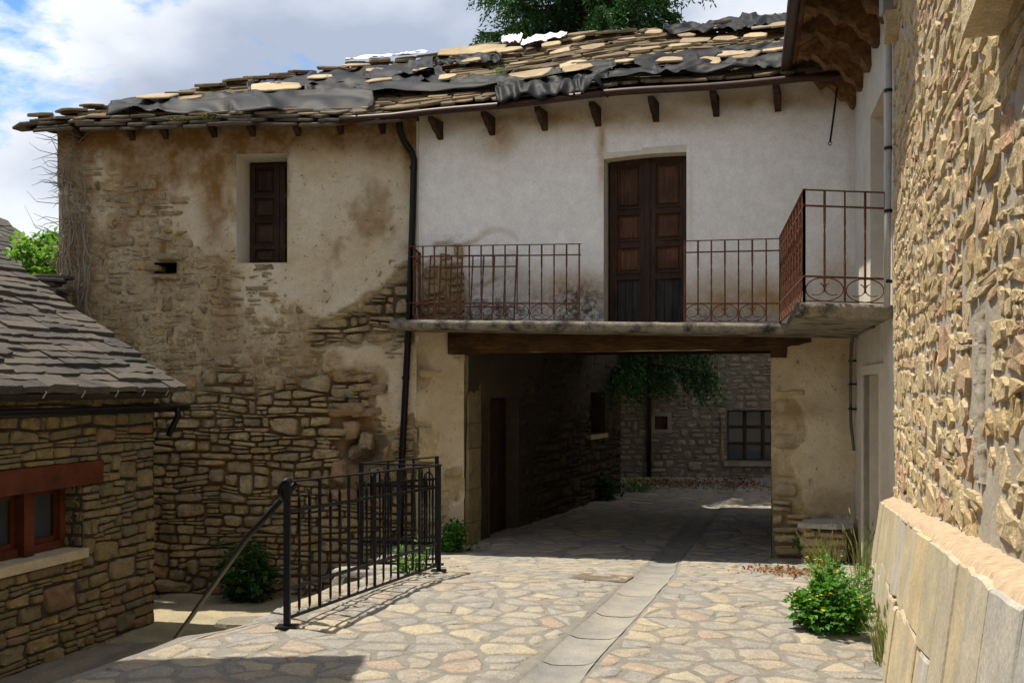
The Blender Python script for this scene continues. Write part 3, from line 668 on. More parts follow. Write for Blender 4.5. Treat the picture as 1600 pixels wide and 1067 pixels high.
wallW = sheet('wall', FF, .06, FF.len + .02, .60, 3.85, .03, nW, M['white_plaster'], house, [(du0, du1, dz0, dz1)],
              {'lev': LEVW, 'stn': lambda u, z: stW(*FF.xy(u, z)), 'grm': lambda u, z: grW(*FF.xy(u, z))})
rg = random.Random(6); cl = rubble(.08, .75, .8, 1.9, (.09, .17), (.18, .4), rg, .2, .1, .03); emit('stone', stones_for(FF, cl, rg, LEVW, pr=(.0, .03), skip=.62), M['house_stone'], wallW, 300)
a = MB(); a.fbox(FF, .03, .062, .60, 3.7, -.1, .055); a.build('plaster_edge', M['limewash'], wallW)
# balcony door
dr = obj('balcony_door', *(lambda b: (b.V, b.F))(MB().fbox(FF, du0 - .02, du1 + .02, dz0, dz1, -.42, -.24)), M['dark'], house)
reveal(FF, (du0, du1, dz0, dz1), .03, -.30, M['limewash'], dr)
b = MB()      # shallow arched head of plaster
for i in range(14):
    t0, t1 = i / 14, (i + 1) / 14; ua, ub = du0 + (du1 - du0) * t0, du0 + (du1 - du0) * t1; h = lambda t: dz1 - .055 - .03 * abs(t - .62) ** 1.6 * 1.9
    V = [FF.P(ua, h(t0), .028), FF.P(ub, h(t1), .028), FF.P(ub, dz1 + .03, .028), FF.P(ua, dz1 + .03, .028), FF.P(ua, h(t0), -.24), FF.P(ub, h(t1), -.24)]
    b.add(V, [(0, 1, 2, 3), (1, 0, 4, 5)])
b.build('arched_head', M['limewash'], dr)
dm = (du0 + du1) / 2; MT = (M['door_wood'], M['door_red'], M['door_grey'])
panel_leaf(FF, du0 + .03, dm - .005, dz0 + .02, dz1 - .06, -.24, dr, MT, (0, .285, .49, .70, 1), 'door_leaf', .10, .08)
panel_leaf(FF, dm + .005, du1 - .01, dz0 + .02, dz1 - .06, -.24, dr, MT, (0, .285, .49, .70, 1), 'door_leaf', .10, .08)
a = MB(); a.fbox(FF, dm - .035, dm + .03, dz0 + .02, dz1 - .07, -.20, -.175); a.build('cover_strip', M['door_wood'], dr)

# --- piers under the balcony
pu = FF.pix(727, 700)[0]; qu = FF.pix(1205, 700)[0]
levP = idw([(670, 540, .75), (690, 560, 1.), (700, 600, 1.05), (720, 540, .6), (715, 640, 1.05), (665, 640, .95), (655, 580, .4), (660, 680, .25), (690, 680, 1.), (700, 700, 1.02), (660, 720, .2), (700, 760, .6), (680, 800, .3), (720, 720, .9), (715, 800, .8),
            (1240, 560, 1.), (1300, 560, 1.05), (1220, 600, .9), (1260, 620, .82), (1230, 640, .5), (1290, 640, .95), (1300, 700, 1.05), (1260, 720, 1.), (1225, 680, .35), (1215, 740, .3), (1220, 800, .2), (1280, 780, .9), (1320, 800, .8), (1320, 620, 1.), (1230, 840, 0), (1300, 850, .3), (1215, 560, .8)])
def LEVP(u, z):
    x, y = FF.xy(u, z); return levP(x, y) + .18 * (fbm(u * 3.1, z * 3.1, 5, 51, .6) - .5)
def nP(u, z): return n_of_lev(LEVP(u, z), -.045, .05) + .025 * (fbm(u * 3, z * 3, 4, 53) - .5)
stP = blobs([(700, 600, 60, 200, .35), (740, 560, 30, 60, .6), (1215, 600, 40, 40, .5), (1240, 640, 60, 20, .8), (1290, 780, 60, 20, .6), (1320, 600, 12, 120, .4), (1250, 530, 60, 20, .6)])
wallP = sheet('wall', FF, .0, FF.len + .02, -2.5, .74, .024, nP, M['pier_plaster'], house, [(pu, qu, -2.6, .43)],
              {'lev': lambda u, z: LEVP(u, z) * .88, 'stn': lambda u, z: stP(*FF.xy(u, z)), 'grm': lambda u, z: .35 * blobs([(1245, 640, 40, 12, 1.), (650, 560, 16, 50, .9), (1290, 800, 50, 14, .7)])(*FF.xy(u, z))})
rg = random.Random(5); cl = rubble(0, pu, -2.4, .4, (.13, .24), (.2, .5), rg, .2, .1, .03); cl += rubble(qu, FF.len, -2.4, .4, (.13, .25), (.25, .55), rg, .2, .1, .03)
emit('stone', stones_for(FF, cl, rg, LEVP, pr=(.02, .055), gap=.008, dome=.4), M['pier_stone'], wallP, 300)
# big dressed block in the left pier
b = MB(); u0, z1 = FF.pix(655, 668); u1, z0 = FF.pix(726, 722); b.fbox(FF, u0 + .02, u1 - .01, z0, z1, -.1, .045, .4); b.build('dressed_block', M['pier_stone'], wallP)

# --- old lintel beam
b = MB(); u0 = FF.pix(703, 530)[0]; u1 = FF.pix(1292, 530)[0]; m_ = 60; V = []
for i in range(m_ + 1):
    t = i / m_; u = u0 + (u1 - u0) * t
    lo = .415 + .02 * math.sin(t * 3.1) + .02 * (float(vnoise(t * 20, 1, 3)) - .5); hi = .775 - .08 * t + .012 * (float(vnoise(t * 17, 5, 3)) - .5)
    if t > .86: k_ = (t - .86) / .14; lo += k_ ** 1.5 * .16 + .05 * (float(vnoise(t * 90, 2, 8)) - .5) * k_
    f_ = .085 + .02 * (float(vnoise(t * 11, 9, 3)) - .5) - .05 * max(0, (t - .86) / .14)
    for (z, n_) in ((lo + .02, f_), (hi - .02, f_ + .006), (hi, f_ - .02), (hi, -.3), (lo, -.3), (lo, f_ - .03)): V.append(FF.P(u, z, n_))
F = [(i * 6 + k, i * 6 + (k + 1) % 6, (i + 1) * 6 + (k + 1) % 6, (i + 1) * 6 + k) for i in range(m_) for k in range(6)]
F = [tuple(reversed(f)) for f in F] + [tuple(range(6)), tuple(m_ * 6 + k for k in range(5, -1, -1))]
obj('lintel_beam', V, F, M['beam_wood'], house, .7, True)
b = MB(); u, z = FF.pix(1212, 560); b.fbox(FF, u - .06, u + .14, .33, .47, -.25, .07, .6); b.build('beam_wedge', M['beam_wood'], house)

# --- passage: ceiling, walls, door, slit window
bd = np.array((.382, .924)); D = 5.4
PW = Frame(FF.P(pu, 0, 0)[:2], FF.P(pu, 0, 0)[:2] + bd * 7.6)
RW = Frame(FF.P(qu, 0, 0)[:2] + bd * D, FF.P(qu, 0, 0)[:2])
c0 = FF.P(pu - .3, 0, -.02)[:2]; c1 = FF.P(qu + .3, 0, -.02)[:2]; b = MB()
q = [c0, c1, c1 + bd * D, c0 + bd * D]; b.add([(*p, .66) for p in q] + [(*p, .8) for p in q], BOXF); ceil = b.build('passage_ceiling', M['beam_wood'], house)
for i in range(11):
    t = (i + .5) / 11; p = c0 + bd * (D * t); r_ = c1 + bd * (D * t); a = MB(); a.beam((*p, .60), (*r_, .60), .13, .13, r=rng.random()); a.build('joist', M['beam_wood'], ceil)
pdu0, pdz1 = PW.pix(762, 622); pdu1 = PW.pix(808, 622)[0]
sl0, slz1 = PW.pix(922, 613); sl1, slz0 = PW.pix(943, 676)
levPW = lambda u, z: .95 - .5 * sstep(.9, -1.3, z + .5 * u * .2) - .35 * sstep(1.8, 4.2, u) + .28 * (fbm(u * 1.9, z * 1.9, 5, 61, .6) - .5)
OP = [(pdu0, pdu1, -2.6, pdz1), (sl0, sl1, slz0, slz1)]
wallG = sheet('wall', PW, -.02, 7.6, -2.5, .72, .035, lambda u, z: n_of_lev(levPW(u, z)) + .015 * (fbm(u * 5, z * 5, 3, 65) - .5), M['passage_plaster_shaded'], house, OP,
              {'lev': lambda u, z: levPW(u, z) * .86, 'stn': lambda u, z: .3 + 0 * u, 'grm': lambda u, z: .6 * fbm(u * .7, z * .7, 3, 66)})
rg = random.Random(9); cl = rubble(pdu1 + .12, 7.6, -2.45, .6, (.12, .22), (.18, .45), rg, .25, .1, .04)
emit('stone', stones_for(PW, cl, rg, levPW, OP, pr=(.015, .05)), M['passage_stone_shaded'], wallG, 300)
wallH = sheet('wall', PW, D - .2, 7.6, .72, 3.6, .06, lambda u, z: .0 + .03 * (fbm(u * 3, z * 3, 3, 67) - .5), M['passage_plaster_shaded'], house, (), {'lev': lambda u, z: .6 + 0 * u, 'stn': lambda u, z: .2 + 0 * u, 'grm': lambda u, z: .3 + 0 * u})
sheet('wall', RW, 0, D, -2.5, .7, .1, lambda u, z: 0 * u, M['passage_plaster_shaded'], house, (), {'lev': lambda u, z: .6 + 0 * u, 'stn': lambda u, z: .2 + 0 * u, 'grm': lambda u, z: .3 + 0 * u})
pd = obj('passage_door', *(lambda b: (b.V, b.F))(MB().fbox(PW, pdu0, pdu1, -2.4, pdz1, -.5, -.22)), M['dark'], house)
reveal(PW, (pdu0, pdu1, -2.5, pdz1), .03, -.22, M['passage_stone_shaded'], pd)
for k in range(5):
    a = MB(); d_ = (pdu1 - pdu0) / 5; a.fbox(PW, pdu0 + d_ * k + .006, pdu0 + d_ * (k + 1) - .006, -2.35, pdz1 - .02, -.22, -.19 + .006 * rng.random(), rng.random()); a.build('plank', M['door_wood'], pd)
sw = obj('slit_window', *(lambda b: (b.V, b.F))(MB().fbox(PW, sl0, sl1, slz0, slz1, -.4, -.3)), M['dark'], house); reveal(PW, (sl0, sl1, slz0, slz1), .03, -.32, M['passage_stone_shaded'], sw)
b = MB(); b.fbox(PW, sl0 - .12, sl1 + .12, slz0 - .09, slz0 - .005, -.2, .06); b.build('sill', M['pier_stone'], sw)
# dressed corner stones of the passage mouth
z = -2.45
while z < .35:
    h = rng.uniform(.34, .62); b = MB(); l = rng.uniform(.40, .46); z2 = min(z + h - .008, .40)
    b.fbox(PW, .02, l, z, z2, -.12, .045 + rng.uniform(-.006, .006), rng.random()); b.build('quoin', M['pier_stone'] if l < .2 else M['passage_quoin'], wallG); z += h
# back end of the passage building, seen edge-on
PB = Frame(PW.P(7.6, 0, 0)[:2], PW.P(7.6, 0, 0)[:2] + np.array((-.92, .39)) * 6)
sheet('wall', PB, 0, 6, -2.5, 3.6, .3, lambda u, z: 0 * u, M['passage_plaster_shaded'], house, (), {'lev': lambda u, z: .4 + 0 * u, 'stn': lambda u, z: 0 * u, 'grm': lambda u, z: 0 * u})
# gable wall round the far left corner
GW = Frame((-6.0, 20.6), (-6.62, 15.02))
sheet('wall', GW, 0, GW.len + .02, -3.3, 3.75, .12, lambda u, z: .03 * (fbm(u * 3, z * 3, 3, 71) - .5), M['old_plaster'], house, (), {'lev': lambda u, z: .5 + 0 * u, 'stn': lambda u, z: .3 + 0 * u, 'grm': lambda u, z: 0 * u})

# --- roof
EV = np.array([(-7.0, 14.68, 3.70), (-1.55, 14.02, 3.73), (3.5, 12.40, 3.75), (4.75, 12.0, 3.75)]); TP = np.array([(-6.9, 14.9, 3.76), (-2.6, 17.4, 5.36), (-1.3, 17.1, 5.42), (4.35, 15.5, 5.50), (5.6, 15.1, 5.5)]); TA = [0, .80, 1, 2, 3]
def sag(a): return .035 * np.sin(np.asarray(a) * 5.1) + .02 * np.sin(np.asarray(a) * 13.)
def EVf(a): return np.array([np.interp(a, range(4), EV[:, k]) for k in range(3)]) + np.array((0, 0, float(sag(a)) * .6))
def TPf(a): return np.array([np.interp(a, TA, TP[:, k]) for k in range(3)]) + np.array((0, 0, float(sag(a * 1.3 + 1))))
def roof_fr(a):
    e, t = EVf(a), TPf(a); L_ = np.linalg.norm(t - e); v = (t - e) / L_
    d = EVf(min(3, a + .02)) - EVf(max(0, a - .02)); d /= np.linalg.norm(d); n = np.cross(d, v); n /= np.linalg.norm(n); return e, d, v, n, L_
def RP(a, s, h=0.):
    e, d, v, n, L_ = roof_fr(a); return e + v * s + n * h
na, ns = 80, 12; V = []
for i in range(na + 1):
    a = 3 * i / na; e, d, v, n, L_ = roof_fr(a)
    V += [e + v * (L_ * j / ns) - n * .03 for j in range(ns + 1)]
    t = TPf(a); V.append(np.array((2 * t[0] - e[0], 2 * t[1] - e[1], e[2])))
F = []; q_ = ns + 2
for i in range(na):
    for j in range(ns + 1): F.append((i * q_ + j, (i + 1) * q_ + j, (i + 1) * q_ + j + 1, i * q_ + j + 1))
roof = obj('roof', V, F, M['corbel_wood'], house, .3)
# underside boarding of the eave
V = []
for i in range(na + 1):
    a = 3 * i / na; e, d, v, n, L_ = roof_fr(a); V += [e - n * .05, e + v * 1.1 - n * .05]
obj('eave_boarding', V, [(2 * i, 2 * i + 1, 2 * i + 3, 2 * i + 2) for i in range(na)], M['corbel_wood'], roof, .4)
def slab(c, d, v, n, w, l, th, rg, k=9, tilt=0., rot=0.):
    """one split stone slab, an uneven outline with thickness"""
    cr, sr = math.cos(rot), math.sin(rot); dd = d * cr + v * sr; vv = v * cr - d * sr; vv = vv * math.cos(tilt) + n * math.sin(tilt); nn = np.cross(dd, vv)
    ou = []
    for i in range(k):
        t = 6.28318 * (i + rg.uniform(.0, .85)) / k; x, y = math.cos(t), math.sin(t); m = max(abs(x), abs(y)); f = (.9 / m + .1) * rg.uniform(.80, 1.04)
        ou.append((x * f * w / 2, y * f * l / 2))
    lo = [c + dd * x * 1.0 + vv * y for x, y in ou]; mi = [c + dd * x * 1.01 + vv * y * 1.01 + nn * th * .6 for x, y in ou]; hi = [c + dd * x * .965 + vv * y * .965 + nn * (th * rg.uniform(.9, 1.1)) for x, y in ou]
    F = [tuple(range(k - 1, -1, -1)), tuple(2 * k + i for i in range(k))]
    for i in range(k): j = (i + 1) % k; F += [(i, j, k + j, k + i), (k + i, k + j, 2 * k + j, 2 * k + i)]
    return np.array(lo + mi + hi), F
rg = random.Random(77); sl_ = []; s = -.06; row = 0
while s < 3.6:
    a = rg.uniform(0, .03)
    while a < 2.98:
        e, d, v, n, L_ = roof_fr(a); seg = 5.49 if a < 1 else (5.3 if a < 2 else 1.3)
        w = rg.uniform(.22, .62); am = min(2.99, a + w / seg / 2); e, d, v, n, L_ = roof_fr(am)
        if s < L_ - .02 and rg.random() < .97:
            sl_.append((*slab(e + v * (s + .17) + n * (.015 + rg.uniform(0, .02)), d, v, n, w * 1.06, rg.uniform(.34, .46), rg.uniform(.022, .042), rg, 7, -rg.uniform(.05, .17), rg.uniform(-.10, .10)), rg.random()))
        a += w / seg
    s += rg.uniform(.10, .155); row += 1
# a ragged crest of slabs along ridge and hip
a = .03
while a < 2.9:
    e, d, v, n, L_ = roof_fr(a)
    for q in range(2): sl_.append((*slab(e + v * (L_ - .06 - .12 * q) + n * (.05 + .035 * q + rg.uniform(0, .05)), d, v, n, rg.uniform(.3, .6), .35, rg.uniform(.03, .05), rg, 8, rg.uniform(-.25, -.05), rg.uniform(-.2, .2)), rg.random()))
    a += rg.uniform(.05, .09)
# double course of thick slabs overhanging the eave
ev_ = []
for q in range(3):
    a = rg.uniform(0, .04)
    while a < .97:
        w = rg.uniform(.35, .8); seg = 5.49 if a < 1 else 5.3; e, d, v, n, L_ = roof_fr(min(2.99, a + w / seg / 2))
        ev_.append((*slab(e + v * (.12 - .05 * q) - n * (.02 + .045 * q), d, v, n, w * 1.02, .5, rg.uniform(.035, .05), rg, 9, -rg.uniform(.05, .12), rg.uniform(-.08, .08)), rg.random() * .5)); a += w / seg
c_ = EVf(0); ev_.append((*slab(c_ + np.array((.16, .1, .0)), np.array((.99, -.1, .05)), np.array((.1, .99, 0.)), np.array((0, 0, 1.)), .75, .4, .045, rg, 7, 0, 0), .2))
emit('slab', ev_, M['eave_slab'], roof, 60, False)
emit('slab', sl_, M['roof_slab'], roof, 200, False)
# photo position -> place on the roof slope, used to lay out the loose slabs and the sheets
ga = np.linspace(0, 2.98, 240); gs = np.linspace(0, 1, 60); GP = np.array([[RP(a, roof_fr(a)[4] * t) for t in gs] for a in ga]); GX = 800 + 1600 * GP[..., 0] / GP[..., 1]; GY = 600 - 1600 * GP[..., 2] / GP[..., 1]
def on_roof(x, y):
    i, j = np.unravel_index(np.argmin((GX - x) ** 2 + ((GY - y) * 2) ** 2), GX.shape); a = ga[i]; return a, roof_fr(a)[4] * gs[j]
pale = [(430, 157, 100), (555, 120, 60), (640, 100, 45), (715, 100, 80), (755, 96, 90), (800, 95, 50), (735, 113, 40), (815, 118, 34), (595, 147, 48), (585, 126, 34), (830, 137, 70), (895, 121, 46), (905, 129, 50), (930, 92, 40), (905, 79, 26), (1005, 96, 56), (1060, 92, 40), (1075, 75, 34), (1090, 85, 50), (1130, 80, 44), (1150, 108, 46),
        (975, 118, 30), (1045, 117, 40), (1100, 118, 50), (1165, 107, 50), (1200, 65, 50), (1225, 62, 40), (880, 98, 40), (860, 88, 40), (1180, 80, 36), (1235, 80, 30), (980, 80, 34), (1025, 70, 34), (660, 128, 30), (250, 172, 70), (300, 172, 40), (500, 140, 44), (700, 140, 34), (560, 108, 40), (1210, 101, 40)]
for (x, y, w) in pale:
    a, s = on_roof(x, y); e, d, v, n, L_ = roof_fr(a); W = w * 14.5 / 1600
    V, F = slab(e + v * s + n * rg.uniform(.15, .19), d, v, n, W, min(.6, W * rg.uniform(.6, .95)), rg.uniform(.016, .03), rg, 7, rg.uniform(-.10, .10), rg.uniform(-.35, .35))
    obj('slab', V, F, M['pale_slab'], roof, rg.random())
# fascia gutter, its thin metal lip, rafter brackets
b = MB(); a0 = .86; pts = [EVf(a) + np.array((-.04, -.10, -.075)) for a in np.linspace(a0, 2.6, 40)]
gut = MB(); gut.tube(pts, .048, 8); gutter = gut.build('gutter', M['gutter_brown'], house, True)
pts = [EVf(a) + np.array((0, -.03, -.055)) for a in np.linspace(.13, .98, 20)]; g = MB(); g.tube(pts, .022, 6); g.build('gutter', M['gutter_black'], house, True)
for x in (690, 771, 853, 936, 1026, 1120, 1216):
    u, z = FF.pix(x, 185); b = MB(); w_ = .038; prof = [(-.2, 3.66), (.40, 3.66), (.40, 3.60), (.30, 3.56), (.24, 3.51), (.14, 3.48), (.08, 3.43), (.0, 3.41), (-.2, 3.41)]
    k = len(prof); V = [FF.P(u + s_ * w_, zz, nn) for s_ in (-1, 1) for (nn, zz) in prof]
    b.add(V, [tuple(range(k)), tuple(range(2 * k - 1, k - 1, -1))] + [((i + 1) % k, i, k + i, k + (i + 1) % k) for i in range(k)], rg.random()); b.build('corbel', M['corbel_wood'], house)
for x in (130, 210, 262, 338, 398, 468, 535, 600):
    u, z = FL.pix(x, 200); b = MB(); prof = [(-.2, 3.68), (.24, 3.68), (.23, 3.64), (.15, 3.60), (.10, 3.57), (.05, 3.53), (-.2, 3.53)]
    k = len(prof); V = [FL.P(u + s_ * .04, zz, nn) for s_ in (-1, 1) for (nn, zz) in prof]
    b.add(V, [tuple(range(k)), tuple(range(2 * k - 1, k - 1, -1))] + [((i + 1) % k, i, k + i, k + (i + 1) % k) for i in range(k)], rg.random()); b.build('corbel', M['corbel_wood'], house)
# downpipe with swan neck
def fp(fr, x, y, n): u, z = fr.pix(x, y, n); return fr.P(u, z, n)
b = MB(); pts = [fp(FL, 624, 186, .36), fp(FL, 625, 205, .33), fp(FL, 632, 222, .20), fp(FL, 643, 238, .12), fp(FL, 647, 250, .11), fp(FL, 645, 330, .11), fp(FL, 640, 480, .11), fp(FL, 636, 560, .11), fp(FL, 628, 720, .11), fp(FL, 624, 862, .11)]
P2 = [Vector(p) for p in pts]; fine = []
for i in range(len(P2) - 1):
    for t in range(4): fine.append(P2[i].lerp(P2[i + 1], t / 4))
fine.append(P2[-1]); b.tube(fine, .048, 10); dp = b.build('downpipe', M['gutter_black'], house, True)
for (x, y) in ((646, 262), (640, 470), (634, 590), (629, 700)):
    p = Vector(fp(FL, x, y, .11)); b = MB(); b.tube([p - Vector((0, 0, .02)), p + Vector((0, 0, .02))], .057, 10); b.beam(p, Vector(fp(FL, x + 10, y, .0)), .02, .02); b.build('pipe_clip', M['gutter_black'], dp)

# --- balcony: worn concrete slab that turns the corner
def zsl(X): return .865 - .031 * (X + 1.6)
bp = [FF.P(-.03, 0, -.05)[:2], FF.P(-.03, 0, .80)[:2], np.array((3.25, 12.07)), np.array((2.58, 9.18)), np.array((3.44, 9.2)), np.array((4.25, 12.62))]
ring = []
for i in range(len(bp)):
    p, q = bp[i], bp[(i + 1) % len(bp)]; m_ = max(1, int(np.hypot(*(q - p)) / .06))
    for t in range(m_): ring.append(p + (q - p) * t / m_)
ring = np.array(ring); cen = np.array((2.2, 12.6)); k = len(ring); V = []
for (off, dz) in ((-.05, -.125), (.0, -.10), (.008, -.05), (.004, -.008), (-.02, 0)):
    for i, p in enumerate(ring):
        tn = ring[(i + 1) % k] - ring[i - 1]; tn /= np.hypot(*tn); nr = np.array((-tn[1], tn[0])) * -1; nr = -nr if np.dot(nr, p - cen) < 0 else nr
        j = .018 * (float(fbm(i * .45, dz * 30, 2, 81)) - .5); pp = p + nr * (off + j); V.append((pp[0], pp[1], zsl(pp[0]) + dz + j * .5))
F = [(l * k + i, l * k + (i + 1) % k, (l + 1) * k + (i + 1) % k, (l + 1) * k + i) for l in range(4) for i in range(k)]
F = [tuple(reversed(f)) for f in F] + [tuple(range(k)), tuple(4 * k + i for i in range(k - 1, -1, -1))]
balc = obj('balcony_slab', V, F, M['concrete'], house, .5, True)
balc.data.polygons[len(F) - 1].use_smooth = False; balc.data.polygons[len(F) - 2].use_smooth = False

def arc_pts(c, x, zc, r, a0, a1, m, d):
    return [c + d * (x + r * math.cos(math.radians(a0 + (a1 - a0) * i / m))) + Vector((0, 0, zc + r * math.sin(math.radians(a0 + (a1 - a0) * i / m)))) for i in range(m + 1)]
def iron_balustrade(p, q, parent, H=1.0, name='railing', sp=.165, scroll=True, lean=0., second=.86, top_end=0., z0=None, z1=None, mat='rust'):
    """rails in one part; each twisted bar and each scroll a sub-part"""
    p = Vector(p); q = Vector(q); d = Vector((q.x - p.x, q.y - p.y, 0)); L_ = d.length; d.normalize(); side = Vector((d.y, -d.x, 0))
    base = lambda t: Vector((p.x + (q.x - p.x) * t, p.y + (q.y - p.y) * t, p.z + (q.z - p.z) * t))
    at = lambda t, h: base(t) + Vector((0, 0, h)) + side * (lean * h)
    b = MB(); b.beam(at(-.01, H), at(1.01 + top_end, H), .028, .010); b.beam(at(-.01, H * second), at(1.01, H * second), .016, .016)
    b.beam(at(-.01, H * .235), at(1.01, H * .235), .018, .018); b.beam(at(0, .02), at(1, .02), .016, .008)
    for t_ in (0, 1): b.beam(at(t_, .0), at(t_, H + .002), .02, .02)
    o = b.build(name, M[mat], parent); n = max(2, int(round(L_ / sp)))
    for i in range(1, n):
        t = i / n; b = MB()
        lo = .02 if i % 2 == 0 else H * .10
        b.twist(at(t, lo), at(t, H), .0165, 2.2 if i % 2 == 0 else 1.1, .34 if i % 2 == 0 else .45, .74 if i % 2 == 0 else .66, 15)
        b.build('baluster', M[mat], o)
    if scroll:
        for i in range(0, n - 1, 2):
            c = base((i + 1) / n); r = min(sp * .92, .105) if 0 else H * .104; c = c + side * (lean * .1); w_ = L_ / n
            b = MB(); zc = H * .125
            b.tube([c + d * (w_ * .93 * math.cos(math.radians(t))) + Vector((0, 0, zc + r * math.sin(math.radians(t)))) for t in range(75, 466, 15) if not 76 < (t % 360) < 104], .0055, 5)
            for s_ in (-1, 1):
                cc = c + d * (s_ * w_ * .42)
                b.tube([cc + d * (-s_ * w_ * .40 * math.cos(math.radians(t))) + Vector((0, 0, zc + .035 + r * .55 * math.sin(math.radians(t)) - .03)) for t in range(-120, 61, 20)][::-1], .005, 5)
            b.build('scroll', M[mat], o)
    return o
def ons(x, n_, e=.0):       # point on the slab's front edge for a photo column
    u, _ = FF.pix(x, 500, n_); P = FF.P(u, 0, n_); return (P[0], P[1], zsl(P[0]) + .0)
A0 = ons(643, .73); iron_balustrade(A0, ons(905, .73), house, .985)
w0 = FF.P(.08, 0, .04); iron_balustrade((w0[0], w0[1], zsl(w0[0])), A0, house, .985, scroll=True)
cB = (3.17, 12.10, zsl(3.17)); iron_balustrade(ons(1070, .73), cB, house, 1.0)
cC = (2.64, 9.25, zsl(2.64)); iron_balustrade(cB, cC, house, 1.02)
iron_balustrade(cC, (3.38, 9.27, zsl(3.38)), house, 1.02, sp=.19)
# loose length of railing propped behind
prop = root('loose_railing', 'short loose length of rusty railing propped behind the balcony railing', 'railing', FF.P(.5, .88, .3).tolist())
p0 = ons(668, .28); p1 = ons(803, .28); iron_balustrade(p0, p1, prop, .93, name='rails', scroll=False, lean=-.12, second=.83)
# hanging iron rod under the corner eaves
b = MB(); r0 = np.array(fp(FF, 1308, 138, .35)); r1 = np.array(fp(FF, 1297, 222, .35)); b.tube([r0, (r0 + r1) / 2 + .004, r1], .012, 6); b.tube(arc_pts(Vector(r1), 0, -.02, .02, 0, 330, 10, Vector((1, 0, 0))), .006, 5)
b.build('iron_rod', M['iron'], house)
# ================================================================ SHEETS ON THE ROOF
def tarp(label, top, bot, mat, name='tarpaulin', off=.15, wr=.05, seed=0, cat='tarpaulin', hang=0., rows=9, fold=.05):
    """cloth lofted between two edges laid out on the roof slope, with folds; 'hang' lets its lower edge drop over the eave"""
    m = 70; V = []
    def edge(pts, t):
        xs = [p[0] for p in pts]; x = xs[0] + (xs[-1] - xs[0]) * t; return x, np.interp(x, xs, [p[1] for p in pts])
    T = [on_roof(*edge(top, i / m)) for i in range(m + 1)]; B = [on_roof(*edge(bot, i / m)) for i in range(m + 1)]
    sm = lambda A: np.stack([np.convolve(np.pad(np.array(A)[:, c], 8, 'edge'), np.ones(17) / 17, 'valid') for c in (0, 1)], 1)
    T, B = sm(T), sm(B)
    for i in range(m + 1):
        for j in range(rows + 1):
            t = j / rows; a = B[i, 0] * (1 - t) + T[i, 0] * t; s = B[i, 1] * (1 - t) + T[i, 1] * t
            f1 = float(fbm(i * .10 + t * 1.5, t * 1.2 + seed, 2, seed)) - .5; f2 = abs(float(vnoise(i * .16 - t * 2, t * 1.5 + 3, seed + 9)) - .5)
            f3 = abs(math.sin(i * .13 + 3.5 * t * (1 + f1) + 6 * float(vnoise(i * .11, t, seed + 2)))); h = off + wr * (f1 * 2.2 - f2 * .9) + fold * f3 ** 5; p = RP(a, s - .10 * f1, max(.09, h))
            if hang and j < 3:
                k_ = (1 - j / 3); hh = hang * k_ * (.35 + 1.2 * float(vnoise(i * .10, 1, seed + 4))); p = p + np.array((0, -.10 * k_, -hh))
            V.append(p)
    q = rows + 1; F = [(i * q + j, (i + 1) * q + j, (i + 1) * q + j + 1, i * q + j + 1) for i in range(m) for j in range(rows)]
    o = obj(name, V, F, mat, None, .5, True); meta(o, label, cat, 'sheets spread over the broken roof')
    md = o.modifiers.new('thickness', 'SOLIDIFY'); md.thickness = .006
    return o
tarp('black tarpaulin strip sagging over the mossy left end of the eave', [(160, 174), (350, 164), (600, 158)], [(160, 186), (350, 182), (600, 176)], M['tarp'], seed=1, hang=.14, off=.15)
tarp('black tarpaulin strip above the long pale slab left of the downpipe', [(380, 150), (480, 130), (690, 106)], [(380, 158), (480, 150), (690, 128)], M['tarp'], seed=2)
tarp('long black tarpaulin strip across the middle of the slab roof', [(540, 150), (800, 134), (1000, 108), (1110, 100)], [(540, 166), (800, 150), (1000, 124), (1110, 122)], M['tarp'], seed=3)
tarp('black tarpaulin flap hanging over the eave above the white wall', [(770, 150), (860, 142), (960, 132)], [(775, 166), (860, 158), (960, 142)], M['tarp'], seed=4, hang=.17)
tarp('wide black tarpaulin strip running to the corner house below the loose slabs', [(950, 115), (1080, 96), (1246, 82)], [(950, 128), (1080, 113), (1246, 96)], M['tarp'], seed=5)
tarp('black tarpaulin covering the ridge beside the spruce', [(1030, 62), (1130, 46), (1248, 40)], [(1030, 70), (1130, 66), (1248, 60)], M['tarp'], seed=6, off=.17)
tarp('small black tarpaulin scrap between the pale slabs high on the roof', [(680, 112), (740, 104), (790, 100)], [(680, 118), (740, 114), (790, 112)], M['tarp'], seed=7)
tarp('black tarpaulin strip with a ragged hem just above the eave by the door', [(930, 132), (1080, 120), (1246, 104)], [(930, 142), (1080, 132), (1246, 118)], M['tarp'], seed=11)
tarp('broad black tarpaulin below the white plastic on the hip', [(470, 146), (560, 132), (700, 120)], [(470, 160), (560, 152), (700, 140)], M['tarp'], seed=12, off=.13)
tarp('white plastic sheet lying along the hip of the roof', [(535, 108), (600, 100), (672, 92)], [(535, 114), (600, 108), (672, 101)], M['white_sheet'], 'plastic_sheet', seed=8, cat='plastic sheet', off=.20, wr=.02, fold=.02)
tarp('crumpled white plastic sheet on the ridge with a pointed end', [(785, 80), (810, 68), (818, 66)], [(785, 86), (810, 88), (818, 88)], M['white_sheet'], 'plastic_sheet', seed=9, cat='plastic sheet', off=.22, wr=.03, fold=.02)
tarp('torn white plastic strip below the ridge under the spruce', [(815, 84), (850, 74), (890, 66)], [(815, 92), (850, 85), (890, 74)], M['white_sheet'], 'plastic_sheet', seed=10, cat='plastic sheet', off=.20, wr=.03, fold=.02)

